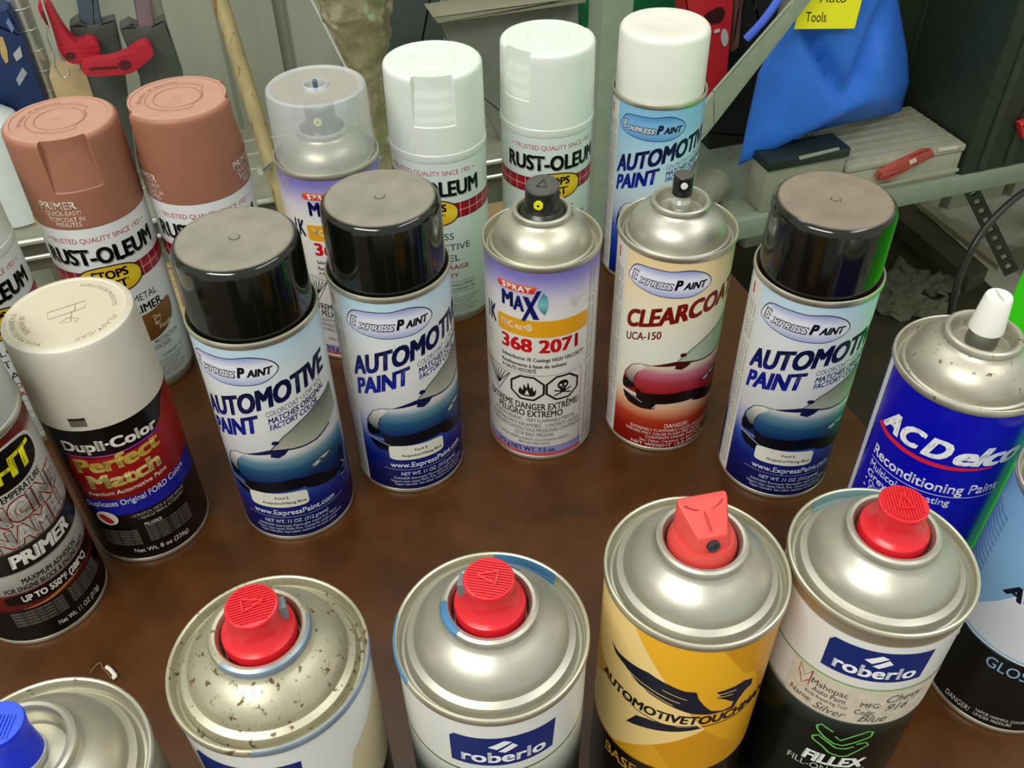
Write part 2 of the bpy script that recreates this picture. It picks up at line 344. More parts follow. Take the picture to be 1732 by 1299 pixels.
def rim_p(H): return [(32.2, H - 4.0), (33.2, H - 3.6), (33.6, H - 2.8), (33.6, H - .8), (33.25, H - .15), (32.75, H), (32.25, H - .3), (31.95, H - 1), (31.7, H - 4.6), (31.9, H - 4.8)]
def dome_p(H, step):
    if step: P = [(31.75, -4.2), (31.0, -5.0), (30.1, -4.8), (29.5, -2.6), (28.8, -1.3), (27.5, -.7), (26.6, -.2), (26.2, .9), (25.9, 2.4), (25.1, 4.3), (23.6, 6.4), (21.6, 8.3), (19.4, 9.9), (17.7, 11.0), (16.6, 11.9), (16.1, 13.0)]
    else: P = [(31.75, -4.2), (31.0, -5.4), (30.0, -5.4), (29.5, -4.0), (29.0, -2.9), (28.0, -2.4), (27.5, -1.4), (27.1, .4), (26.3, 3.0), (24.6, 5.9), (22.3, 8.4), (19.8, 10.3), (17.9, 11.4), (16.7, 12.3), (16.1, 13.2)]
    return [(r, H + z) for r, z in P]
def cup_p(H): return [(r, H + z) for r, z in [(15.9, 12.6), (16.5, 13.6), (16.6, 14.9), (16.1, 16.1), (15.1, 16.7), (14.0, 16.5), (13.3, 15.6), (13.0, 13.5), (12.7, 9.5), (12.1, 8.8), (7.6, 8.8), (6.4, 9.4), (6.0, 11.4), (5.4, 12.4), (2.5, 12.8), (0, 12.8)]]
def base_p(): return [(0, 5), (26, 4), (30.5, 1.0), (31.2, 0), (32.5, 0), (33.0, .6), (33.1, 1.8), (32.8, 2.6), (32.4, 3.0)]
def spray(name, label, x, y, yaw, group=None):
    o = bpy.data.objects.new(name, None); COL.objects.link(o); o.location = (x * MM, y * MM, TZ); o.rotation_euler = (0, 0, R_(yaw)); o.empty_display_size = 0.02
    return meta(o, label, 'spray can', group or 'aerosol cans standing on the brown table')
def shell(o, H, step, lab, steel=STEEL, dome=STEEL2, zlab=None, dome_on=True, R=32.7):
    k = (H, step, steel.name)
    add(o, 'body', ('body',) + k, lambda: lathe([(32.4, 2.6), (32.5, 3.4), (32.6, 5), (32.6, H - 4)]), steel)
    add(o, 'base_seam', ('base',) + k, lambda: lathe(base_p()), steel)
    add(o, 'top_seam', ('rim',) + k, lambda: lathe(rim_p(H)), steel)
    if dome_on:
        add(o, 'dome', ('dome',) + k, lambda: lathe(dome_p(H, step)), dome)
        add(o, 'valve_cup', ('cup',) + k, lambda: lathe(cup_p(H)), dome)
    z0, z1 = zlab or (3.4, H - 4.0)
    return add(o, 'label', ('lab', z0, z1, R), lambda: lathe([(R, z0), (R + .1, z0), (R + .1, z1), (R, z1)], 96), lab)
def flatcap(o, name, key, z0, z1, r0, r1, mat, rec=0.22, dimple=True, er=2.6):
    P = [(r0 - 1.5, z0), (r0, z0), (r1 + .15, z1 - er)] + [(r1 - er + er * math.cos(t), z1 - er + er * math.sin(t)) for t in [i * math.pi / 16 for i in range(1, 8)]] + [(r1 - er, z1), (16.2, z1), (15.4, z1 - rec)]
    P += [(2.8, z1 - rec), (2.4, z1 - rec + .3), (1.6, z1 - rec + .42), (0, z1 - rec + .3)] if dimple else [(0, z1 - rec)]
    return add(o, name, key, lambda: lathe(P, 80), mat)

# ---- actuators; height is that of the rim
def act_button(o, key, H, mat, yaw=0, turn=None):
    """round button on a flared skirt, ribbed top with a pointer, nozzle at its side"""
    P = [(11.2, 9.2), (11.9, 10), (12.0, 16.0), (11.7, 17.2), (10.6, 18.0), (9.6, 19.0), (8.7, 21), (8.2, 23.5), (8.1, 26), (8.4, 28.6), (8.2, 29.1), (7.8, 29.2), (0, 29.2)]
    e = add(o, 'actuator', key, lambda: lathe([(r, H + z) for r, z in P], 56), mat); e.rotation_euler = (0, 0, R_(yaw))
    def ribs():
        out = []; x = -6.9
        while x <= 6.9:
            w = math.sqrt(max(0, 7.5 ** 2 - x * x)); out.append(box(x - .24, x + .24, -w, w, H + 29.1, H + 29.85)); x += 1.0
        return join(*out)
    add(e, 'rib', key + ('r',), ribs, mat, False)
    add(e, 'pointer', key + ('p',), lambda: join(*[((lambda pp: ([(x, y, H + 29.1) for x, y in pp] + [(x, y, H + 30.3) for x, y in pp], [(4, 5, 6, 7), (0, 1, 5, 4), (1, 2, 6, 5), (2, 3, 7, 6), (3, 0, 4, 7)]))(pp)) for pp in ([(-.35, 4.2), (.35, 4.2), (-2.2, -3.0), (-2.9, -3.0)], [(-.35, 4.2), (.35, 4.2), (2.9, -3.0), (2.2, -3.0)], [(-2.4, -2.4), (2.4, -2.4), (2.5, -3), (-2.5, -3)])]), mat, False)
    add(e, 'nozzle', key + ('n',), lambda: join(box(-2.4, 2.4, 7.0, 10.2, H + 20.0, H + 26.5, .4)), M('nozzle_grey', '#6c7478', .4), False)
    return e

# ================================================================== automotive paint cans
def ep_base(d): return 105.3 + 0.155 * d - 0.0009 * d * d
def paint_label(lab, key, navy, P):
    """P: dict of colours"""
    a = lambda nm, k, fn, m, ly=1: art(lab, nm, (key, k), fn, m, ly)
    # logo
    egg = bow([(-66.5, 128), (-58, 137), (-40, 138.6), (-22, 138.6), (-2, 139.6), (14, 136), (20.5, 130), (14, 125), (2, 121.8), (-12, 121), (-30, 121), (-48, 122.4), (-60, 124.5)])
    a('logo_border', 'lb', lambda: Art().poly(egg), ink('#1d1f3a'), 1)
    cx, cz = -23, 130
    a('logo', 'lg', lambda: Art().poly([(cx + (x - cx) * .975, cz + (z - cz) * .945) for x, z in egg]), MG('logo_fill' + P['logo'][0] + P['logo'][1], [(119, P['logo'][1]), (128, P['logo'][0]), (133, P['logo'][0]), (140, P['logo'][1])]), 2)
    a('logo_lettering', 'lt1', lambda: Art().text('E', -62, 127.2, 6.2, -53, bold=.1, shear=.3).text('XPRESS', -53.5, 126.2, 4.3, -17, bold=.1, shear=.3), ink('#26264a'), 3)
    a('logo_lettering', 'lt2', lambda: Art().text('E', -61, 127.5, 5.6, -54, bold=.02, shear=.3).text('XPRESS', -52.6, 126.6, 3.6, -18, bold=.02, shear=.3), ink('#f2f2f6'), 4)
    a('logo_lettering', 'lt3', lambda: Art().text('P', -16.5, 126.6, 6.4, -8.5, bold=.07, shear=.3).text('AINT', -8.0, 126.9, 4.4, 15.5, k=.03, bold=.06, shear=.3), ink('#121221'), 3)
    if P['title'] == 'AUTOMOTIVE':
        a('lettering', 't1', lambda: Art().text('AUTOMOTIVE', -68, 0, 12.4, 70, bold=.065, shear=.16, fn=ep_base), navy, 1)
        a('lettering', 't2', lambda: Art().text('PAINT', -67, 0, 11.2, -8, bold=.065, shear=.16, fn=lambda d: ep_base(d) - 14.6), navy, 1)
        a('lettering', 't3', lambda: Art().text('COLORCOAT • LOW VOC', -.5, 98.8, 3.4, 60, k=.145, q=-.0003), ink('#5a5d78'), 1)
        a('lettering', 't4', lambda: Art().text('MATCHES ORIGINAL', 0, 93.8, 3.7, 62, k=.150, q=-.0003, bold=.03, shear=.15).text('FACTORY COLOR', 0, 89.2, 3.7, 50, k=.150, q=-.0003, bold=.03, shear=.15), navy, 1)
    else:
        a('lettering', 't1', lambda: Art().text(P['title'], -63, 0, 11.6, 62, bold=.065, shear=.12, fn=lambda d: ep_base(d) + .6), navy, 1)
        a('lettering', 't2', lambda: Art().text('UCA-150', -62, 0, 5.4, -23.5, bold=.03, fn=lambda d: ep_base(d) - 9.3), navy, 1)
    # car picture
    car = bow([(-61.9, 51.6), (-58.8, 60), (-51, 66.8), (-41.8, 69.6), (-31, 70.5), (-18.4, 72.6), (-4.5, 74.4), (9.3, 74.5), (28, 72.5), (52, 71.5), (74, 75), (80, 62), (80, 40), (66, 36), (45, 41), (23.3, 46), (7.4, 48), (-16, 47), (-36.7, 46), (-52, 46), (-60, 46.7)], 4)
    a('car_picture', 'c1', lambda: Art().poly(car), MG('car' + P['car'][1], [(38, P['car'][3]), (50, P['car'][2]), (58, P['car'][1]), (65, P['car'][4]), (70, P['car'][0]), (76, P['car'][0])]), 1)
    a('car_picture', 'c2', lambda: Art().poly([(-3, 75.6), (9.5, 83.4), (26.5, 89.5), (48, 95), (74, 98.5), (78, 80), (60, 76.5), (40, 73.2), (24.9, 73.4), (9.3, 74.5)]), MG('carglass' + P['glass'][0], [(74, P['glass'][0]), (90, P['glass'][1]), (98, P['glass'][2])]), 2)
    dk = ink(P['dark'])
    a('car_picture', 'c3', lambda: Art().line([(-5, 74.8), (9.5, 83.6), (26.5, 89.9), (48, 95.5), (74, 99.2)], .55).poly(SH['cowl']).poly(SH['mirror']).line([(12, 73.6), (25, 72.6), (40, 72.4), (60, 75.8)], 1.0).line([(-60, 58), (-51, 67), (-41.8, 69.9), (-31, 70.6)], .45).line([(-43.3, 63), (-47.2, 57.4), (-47.2, 53.3)], .4), dk, 3)
    a('car_picture', 'c4', lambda: Art().poly(SH['lamp']), MG('carlamp' + P['lamp'], [(52, '#40404a'), (62, P['lamp']), (70, '#f0efe8')]), 2)
    a('car_picture', 'c5', lambda: Art().poly(SH['grille']).poly(SH['bumper']).poly([(-62, 52), (-58, 56), (-52, 53), (-47, 53), (-45, 50), (-58, 46.5), (-61, 47)]).poly([(17, 50), (30, 49), (46, 44), (60, 40), (58, 36), (40, 37), (20, 41)]), ink(P['black']), 2)
    a('car_picture', 'c6', lambda: Art().line([(-60.4, 44.6), (-55, 44.2), (-42.5, 42.0), (-36, 40.2)], .45).line([(-24, 37), (-20, 41)], .6).line([(30, 56), (40, 58.2), (52, 58)], .5).poly([(30, 55), (36, 57), (40, 56), (34, 54.4)]).poly([(40, 57.6), (46, 58.6), (50, 57.4), (44, 56.4)]), ink('#c9cfd6'), 4)
    a('car_picture', 'c7', lambda: Art().poly(SH['lamp2']), ink(P['lamp2']), 3)
    if P['title'] == 'AUTOMOTIVE':
        a('car_picture', 'c8', lambda: Art().poly(SH['wheel']), ink('#0b0d22'), 3)
        a('car_picture', 'c9', lambda: Art().line([(79, 47.5), (76.5, 39.4), (73.6, 33.3), (67.6, 31.2), (59.5, 33.2)], .6).line([(66, 42), (72, 38), (66, 36)], .8), ink('#aeb6c4'), 4)
    # lower print
    if P['title'] == 'AUTOMOTIVE':
        a('sticker', 's1', lambda: Art().ell(-10, 35, 29.5, 5.9, 40, pw=7), ink('#e9e8dc'), 4)
        a('lettering', 's2', lambda: Art().text('Ford E', -6, 36.0, 2.0, align='c', bold=.02).text('Acapulco/Viking Blue', -5, 31.8, 2.0, align='c', bold=.02), ink('#2a2a2a'), 5)
        a('lettering', 's3', lambda: Art().text('www.ExpressPaint.com', -40, 22.6, 4.0, 46, bold=.02), ink('#e4e8f4'), 2)
        a('lettering', 's4', lambda: Art().line([(-48, 21), (-30, 20.6), (20, 20.4), (58, 21)], .22).text('NET WT. 11 OZ. (312 grams)', -30, 15.6, 2.8, 36, bold=.02, shear=.2)
          .text('DANGER! Extremely Flammable Liquid And Vapor', -38, 12.2, 1.9, 46).text('Vapors may cause Flash Fire. Contents under pressure', -42, 9.5, 1.9, 52).text('Vapor harmful. See other cautions on back panel.', -38, 6.9, 1.9, 44), ink('#c6cdea'), 2)
    else:
        a('lettering', 's3', lambda: Art().text('DANGER!', -9, 21.2, 3.2, 18, bold=.03).text('EXTREMELY FLAMMABLE LIQUID AND VAPOR', -46, 17.8, 2.2, 52, bold=.01).text('VAPORS MAY CAUSE FLASH FIRE OR EXPLODE', -52, 14.6, 2.2, 52, bold=.01)
          .text('CONTENTS UNDER PRESSURE', -28, 11.4, 2.2, 40, bold=.01).text('See Other Cautions on Back Panel', -34, 8.4, 2.0, 42, bold=.01).text('NET WEIGHT 12.0 OUNCES', -44, 4.6, 2.6, 50, bold=.02), ink('#f1dcd4'), 2)
    a('label_edge', 'e1', lambda: Art().rect(-92, 3.4, -71, 143.5), ink('#dddcd6'), 1)
    a('fine_print', 'e2', lambda: edge_text(), ink('#8f9094'), 2)
    a('fine_print', 'e3', lambda: Art().rect(-87, 133, -84, 140), ink('#c0392f'), 2)
def edge_text():
    A = Art(); B = Art(flat=True)
    for i in range(3): B.text('CAUTION  Use with adequate ventilation  Shake well', 8, i * 3.2, 2.0, 128)
    A._add([(-75 - y * 57.3 / 32.7, x) for x, y in B.v], B.f); return A
PAL = dict(title='AUTOMOTIVE', logo=('#e9ebf6', '#7f8ed6'), car=('#dcdbdb', '#22587e', '#0e2c66', '#080e3c', '#6c97aa'), glass=('#b9b9a8', '#83857a', '#565a4e'), dark='#14184a', lamp='#b5b8b2', lamp2='#394a5c', black='#0a0c18')
PALW = dict(PAL, logo=('#7fb6e6', '#3f86c8'))
PALR = dict(PAL, title='CLEARCOAT', logo=('#eceefc', '#6d84d6'), car=('#ddd3bd', '#b1384a', '#9c1d1c', '#5f0f0c', '#c9788c'), glass=('#b9cbb4', '#a5bfa5', '#8ba88e'), dark='#4a1414', lamp='#bfae9e', lamp2='#5e2522', black='#190909')
NAVY = MG('navy_print', [(75, '#1427a8'), (92, '#12208c'), (104, '#10164e'), (126, '#0c1230')])
MAROON = ink('#7c1713')
BLUELAB = ML('label_blue_fade', [(0, '#080b40'), (16, '#0a1258'), (30, '#10207c'), (42, '#2f4fae'), (52, '#9fa6d4'), (64, '#d4d4dc'), (92, '#e4e5e4'), (118, '#e2e7ea'), (134, '#cfe2f0'), (146, '#bcdcf0')])
SKYLAB = ML('label_sky_fade', [(0, '#0a1266'), (30, '#0f33a0'), (46, '#3c63bc'), (60, '#b9bfd8'), (80, '#c3d8e4'), (110, '#b3d6ec'), (130, '#8ec4e8'), (146, '#86bfe6')])
REDLAB = ML('label_cream_red', [(0, '#6e0f0a'), (16, '#8e1510'), (27, '#b23a1e'), (36, '#e0a47c'), (48, '#e9e4d2'), (80, '#e6e9de'), (110, '#ece3c8'), (134, '#f0d9ac'), (146, '#eed19a')], dirt=('#d9b787', 0.22))
BLACKCAP = M('cap_black_gloss', '#0d0f0b', 0.12, var=0.1, dust=('#8f8a7c', 0.92), coat=0.3)
BLACKCAP2 = M('cap_black_dusty', '#100f0c', 0.14, var=0.1, dust=('#857868', 1.0), coat=0.3)
WHITECAP = M('cap_white_plastic', '#e6e6df', 0.28, var=0.02, dust=('#dcd8ca', 0.6))
def ep(label, x, y, yaw, cap, lab, key, P, zt, navy=NAVY):
    o = spray('spray_can', label, x, y, yaw); L = shell(o, 148, False, lab); paint_label(L, key, navy, P)
    if cap: flatcap(o, 'cap', ('epcap', zt), 144.5, zt, 31.0, 30.5, cap, er=4.6)
    return o
ep('automotive paint can with dusty black cap, nearest the white capped black and red can', -130.8, 378.3, 8.2, BLACKCAP, BLUELAB, 'ep', PAL, 187.4)
ep('automotive paint can with black cap standing left of the open can with yellow nozzle', -64.9, 413.3, 25.5, BLACKCAP, BLUELAB, 'ep', PAL, 187.4)
ep('automotive paint can with brown dust on its black cap, right of the clearcoat can', 162.2, 402.7, 0, BLACKCAP2, BLUELAB, 'ep', PAL, 187.4)
ep('light blue automotive paint can with a plain white cap at the back right', 107.5, 624.6, 8.5, WHITECAP, SKYLAB, 'epw', PALW, 191.6)
cc = ep('red and cream clearcoat can with black spray button and no cap', 94.1, 443.9, 8.5, None, REDLAB, 'cc', PALR, 0, MAROON)
BLK = M('plastic_black', '#17181a', 0.25, dust=('#6a6862', 0.5)); WHT = M('plastic_white', '#e9e8e2', 0.35, var=0.02); CLR = clear('plastic_clear', '#d8dad2', 0.5, 0.15)
add(cc, 'valve_stem', 'ccs', lathe([(5.2, 160.5), (5.4, 163), (3.8, 165), (3.6, 169), (0, 169)], 24), CLR)
e = add(cc, 'spray_button', 'ccb', lathe([(0, 167.6), (5.2, 167.6), (5.5, 168), (5.4, 178.6), (5.0, 179.2), (0, 179.0)], 32), BLK)
add(e, 'nozzle_dot', 'ccd', [([(p[0] - 1.2, p[1], p[2]) for p in [(1.9 * math.cos(t), -5.9 if i else -5.2, 175.2 + 1.9 * math.sin(t)) for i in (0, 1) for t in [k * math.pi / 8 for k in range(16)]]]), [tuple(range(16, 32))] + [(k, (k + 1) % 16, 16 + (k + 1) % 16, 16 + k) for k in range(16)]], WHT)

# ================================================================== filler cans with yellow band
def filler_label(L):
    a = lambda nm, k, fn, m, ly=1: art(L, nm, ('sm', k), fn, m, ly)
    a('logo', 'a', lambda: Art().poly([(-50, 131.5), (-47, 134.2), (-6, 134.2), (-9.5, 129.2), (-44, 129.2), (-47, 129.6)]), MG('spray_red', [(128, '#d0202a'), (131.5, '#d8402c'), (134.3, '#e07a52')]), 1)
    a('logo_lettering', 'b', lambda: Art().text('SPRAY', -43, 130, 3.3, -12, bold=.05, space=1.2), ink('#f4f0ea'), 2)
    a('logo_lettering', 'c', lambda: Art().text('M', -43.8, 118.2, 9.4, -30.5, bold=.06).text('A', -30.5, 116.9, 9.4, -19, bold=.06).poly([(-20.5, 127), (-15, 127), (-4, 112), (-10, 112)]).poly([(-18, 110.2), (-22, 110.2), (-6.5, 131.6), (-2.2, 131.6)]), ink('#161c66'), 3)
    a('logo', 'd', lambda: Art().poly(SH['fan']), MG('fan_teal', [(114, '#1d5f7c'), (122, '#7fc0c6'), (131, '#2e7f92')]), 2)
    a('lettering', 'e', lambda: Art().text('1K', -67.5, 101.5, 11.5, -53, bold=.045), ink('#1b1d44'), 1)
    a('stripe', 'f', lambda: Art().ell(.2, 105.0, 50.5, 5.9, 40, pw=14), ink('#e2a21e'), 1)
    a('lettering', 'g', lambda: Art().text('FillClean®', -45.5, 103.6, 4.2, -11, bold=.02), ink('#f6edd2'), 2)
    a('lettering', 'h', lambda: Art().text('368', -45.5, 88.2, 9.0, -11, bold=.05).text('2071', -4.5, 88.2, 9.0, 37.5, bold=.05), ink('#c8141c'), 1)
    a('lettering', 'i', lambda: Art().text('Solventborne 1K Coatings HIGH VISCOSITY', -45.5, 81.2, 2.7, 46, bold=.03).text('Revêtements à base de solvent', -45.5, 76.4, 2.7, 25, bold=.03).text('A HAUTE VISCOSITÉ', -45.5, 72.4, 2.7, -7, bold=.03), ink('#1a1a1e'), 1)
    def box_():
        A = Art(); A.line([(-70, 70.6), (44.5, 70.6), (44.5, 10)], .3).line(SH['tri'], .9, True)
        for i in range(7): A.line([(-52, 56), (-66 + i * 4.7, 67.5)], .6)
        for cx in (-16.5, 21.5):
            P = [(cx + 19 * math.cos(t), 60 + 9.6 * math.sin(t)) for t in [math.pi / 8 + k * math.pi / 4 for k in range(8)]]; A.line(P, 1.5, True)
        A.poly(bow([(-26, 56), (-24, 60), (-21, 58), (-20, 63), (-17, 60), (-15.5, 65), (-13, 60), (-11, 62), (-9.5, 58), (-7, 60), (-7.5, 56), (-11, 54), (-22, 54)], 3))
        A.ell(21.5, 62, 6.2, 3.6, 24).rect(18.4, 56.8, 24.6, 59.4).line([(12, 54.2), (31, 58.4)], 1.0).line([(12, 58.4), (31, 54.2)], 1.0); return A
    a('warning_symbol', 'j', box_, ink('#17181a'), 1)
    a('warning_symbol', 'j2', lambda: Art().ell(19, 61.8, 1.5, .9, 12).ell(24, 61.8, 1.5, .9, 12).rect(20.9, 59.4, 22.1, 60.3).poly([(-19, 55), (-16.5, 59), (-14, 55)]), ink('#e8e6dc'), 2)
    a('lettering', 'k', lambda: Art().text('EXTREME DANGER EXTRÊME/', -66, 43.2, 5.0, 42, bold=.025).text('PELIGRO EXTREMO', -52, 37.2, 5.0, 22, bold=.025), ink('#1a1a1c'), 1)
    a('fine_print', 'l', lambda: Art().text('POISON/VENENO - VERY FLAMMABLE/TRÈS IN-', -58, 32.8, 2.9, 38).text('FLAMMABLE/MUY INFLAMABLE - CONTENTS UNDER', -62, 28.6, 2.9, 42).text('PRESSURE/CONTENU SOUS PRESSION/EL CONTENIDO', -60, 24.6, 2.9, 44).text('ESTÁ BAJO PRESIÓN', -30, 20.6, 2.9, 12)
      .text('VAPOR HARMFUL/VAPEUR NOCIVE/VAPOR NOCIVO', -50, 16.6, 2.2, 30).text('IRRITANT/IRRITANTE', -26, 13.4, 2.2, 8), ink('#35353a'), 1)
    a('stripe', 'm', lambda: Art().rect(-75, 6.4, 47, 12.0), ink('#8d8fc4'), 1)
    a('stripe', 'm2', lambda: Art().rect(-75, 3.5, 47, 6.4), ink('#c6555c'), 1)
    a('lettering', 'n', lambda: Art().text('212 g NET WT. 7.5 oz.', -54, 7.2, 3.6, 15, bold=.03), ink('#191b50'), 2)
    a('label_edge', 'o', lambda: Art().line([(52, 5), (52, 142)], .35).line([(62, 5), (62, 142)], .25), ink('#77787c'), 1)
    def side():
        A = Art(); B = Art(flat=True)
        for i in range(2): B.text('Read the safety data sheet  Keep out of reach of children', 12, i * 2.6, 1.6, 136)
        A._add([(60 - y * 1.75, x) for x, y in B.v], B.f); return A
    a('fine_print', 'p', side, ink('#8a8b8c'), 1)
FILL = ML('label_filler', [(0, '#cfcdc8'), (112, '#e2e0da'), (124, '#d4d0dc'), (132, '#aca5d2'), (139, '#837ac2'), (146, '#756cb4')], dirt=('#a8988a', 0.29))
DOMEC = M('tin_cream', '#c4c1b0', 0.40, 0.82, var=0.05)
s1 = spray('spray_can', 'filler can with frosted clear cap beside the leaning wooden stick', -115.4, 540.6, 26)
filler_label(shell(s1, 147, False, FILL, DOMEC, DOMEC))
FROST = clear('plastic_frosted', '#e6ebee', 0.42, 0.2)
c = add(s1, 'cap', 'clearcap', lathe([(31.2, 143.5), (31.4, 144), (30.5, 187), (29.9, 189.2), (28.4, 190.2), (27.0, 190.0), (26.0, 189.2), (8.2, 188.8), (7.6, 190.6), (6.9, 190.8), (6.6, 186), (0, 186)], 80), FROST)
add(c, 'cap_liner', 'clearcap2', lathe([(6.4, 186), (6.4, 172), (5.4, 172)], 40), FROST)
add(c, 'dust_film', 'clearfilm', lathe([(25.6, 189.3), (8.6, 188.95)], 60), clear('dust_film', '#b5aea0', 0.55, 0.8))
add(c, 'pin', 'clearpin', lathe([(1.5, 186), (1.5, 192.5), (1.1, 193), (0, 193)], 20), M('pin_blue', '#4a6478', .4))
BLK2 = M('plastic_charcoal', '#232521', 0.3, dust=('#5e5f5a', 0.7))
def filler_act(o, yaw):
    e = add(o, 'actuator', 'smact', lathe([(11.6, 156), (12.2, 157), (12.3, 161.5), (11.2, 163), (10.2, 164), (9.4, 170)], 48), BLK2); e.rotation_euler = (0, 0, R_(yaw))
    def top():
        v, f = [], []; n = 40
        for i in range(n):
            t = 2 * math.pi * i / n; v.append((9.6 * math.cos(t), 9.6 * math.sin(t), 162))
        for i in range(n):
            t = 2 * math.pi * i / n; v.append((9.2 * math.cos(t), 9.2 * math.sin(t), 177.0 + 1.4 * math.sin(t)))
        for i in range(n):
            t = 2 * math.pi * i / n; v.append((8.3 * math.cos(t), 8.3 * math.sin(t), 177.5 + 1.2 * math.sin(t)))
        f = [(i, (i + 1) % n, n + (i + 1) % n, n + i) for i in range(n)] + [(n + i, n + (i + 1) % n, 2 * n + (i + 1) % n, 2 * n + i) for i in range(n)] + [tuple(range(2 * n, 3 * n))]
        return v, f
    add(e, 'button_top', 'smtop', top, BLK2)
    add(e, 'pointer', 'smptr', lambda: tube([(0, 4.5, 178.5), (-2.8, -2.5, 177.6), (2.8, -2.5, 177.6), (0, 4.5, 178.5)], .3, 6), BLK2)
    add(e, 'nozzle', 'smnoz', join(([(2.6 * math.cos(t), -10.6 if i else -8.6, 170.5 + 2.6 * math.sin(t)) for i in (0, 1) for t in [k * math.pi / 4 + .39 for k in range(8)]], [tuple(range(8, 16))] + [(k, (k + 1) % 8, 8 + (k + 1) % 8, 8 + k) for k in range(8)])), M('nozzle_yellow', '#e6e01c', .35))
    q = add(e, 'orifice', 'smor', lathe([(.0, 0), (.7, 0)], 12), BLK); q.location = (0, -0.01066, 0.1705); q.rotation_euler = (R_(90), 0, 0)
filler_act(s1, -26)
s2 = spray('spray_can', 'stained filler can with black actuator and yellow nozzle, no cap', 18.1, 438.8, 0)
filler_label(shell(s2, 147, False, FILL, DOMEC, DOMEC)); filler_act(s2, -14)
# ================================================================== rust primer / enamel cans (cap as wide as the can)
def panel_cap(o, key, mat, z0, z1, R, panels, ribs=False):
    """wide cap whose rim is cut back by two grip panels"""
    def build():
        ths = sorted(set([i * 5.0 for i in range(72)] + [(c + s * h + e) % 360 for c, h in panels for s in (-1, 1) for e in (-.35, .35)]))
        zs = [z0, z0 + .6, z0 + 3, 157.4, 158.0] + [158 + i * 2.4 for i in range(1, 11)] + [z1 - 3.2]
        v = []; rings = []
        def inp(t): return any(abs((t - c + 180) % 360 - 180) < h for c, h in panels)
        prof = [(R - .3, z0), (R + .05, z0 + .6)] + [(R + .1 - .7 * (z - z0) / (z1 - z0), z) for z in zs[2:]]
        prof += [(R - .6 - 2.6 * (1 - math.cos(t)) , z1 - 3.2 + 3.0 * math.sin(t)) for t in [.35, .7, 1.05, 1.35]] + [(R - 3.6, z1), (27.2, z1), (26.9, z1 - .35), (25.5, z1 - .4), (14.5, z1 - .4), (14.2, z1 + .05), (13.6, z1 + .1), (13.3, z1 - .35), (2, z1 - .35), (1.2, z1 - .8)]
        for r, z in prof:
            ring = []
            for t in ths:
                q = r
                if inp(t) and z >= 157.9:
                    q = min(r, R - .2 - 3.5 * min(1, (z - 154) / 27) + (0.3 if ribs and z < z1 - 4 and int((z - 158) / 2.4) % 2 else 0.0))
                ring.append(len(v)); v.append((q * math.sin(R_(t)), -q * math.cos(R_(t)), z))
            rings.append(ring)
        c = len(v); v.append((0, 0, z1 - .9)); n = len(ths); f = []
        for A, B in zip(rings, rings[1:]): f += [(A[i], A[(i + 1) % n], B[(i + 1) % n], B[i]) for i in range(n)]
        f += [(rings[-1][i], rings[-1][(i + 1) % n], c) for i in range(n)]
        return v, f
    cp = add(o, 'cap', key, build, mat, angle=28)
    ring = lambda d, z: (z * math.sin(R_(d)), z * math.cos(R_(d)), z1 + .12)
    if not ribs:
        art(cp, 'embossed_mark', ('capmark', mat.name, z1), lambda: Art(23, False).text('Presser et tourner', -95, 20.5, 2.6, 5).ell(0, 0, 0.01, .01, 3).line([(t, 18.6 - (3.6 if 60 < (t % 360) < 150 else 0)) for t in range(0, 361, 12)], .35), M('cap_emboss_' + mat.name, '#9c6f5c', .6), mapf=ring, slice=False)
    return cp
def primer_print(cp, Rr, off=0):
    art(cp, 'lettering', ('primer', off), lambda: Art(Rr + .1).text('PRIMER', -20 + off, 147.6, 4.6, 19 + off, bold=.03).text('QUICK-EASY!', -16 + off, 143.4, 2.9, 21 + off).text('TOPCOAT IN', -14 + off, 139.2, 2.9, 23 + off).text('MINUTES', -8 + off, 135.8, 2.9, 18 + off), ink('#ead9cf'), 1)
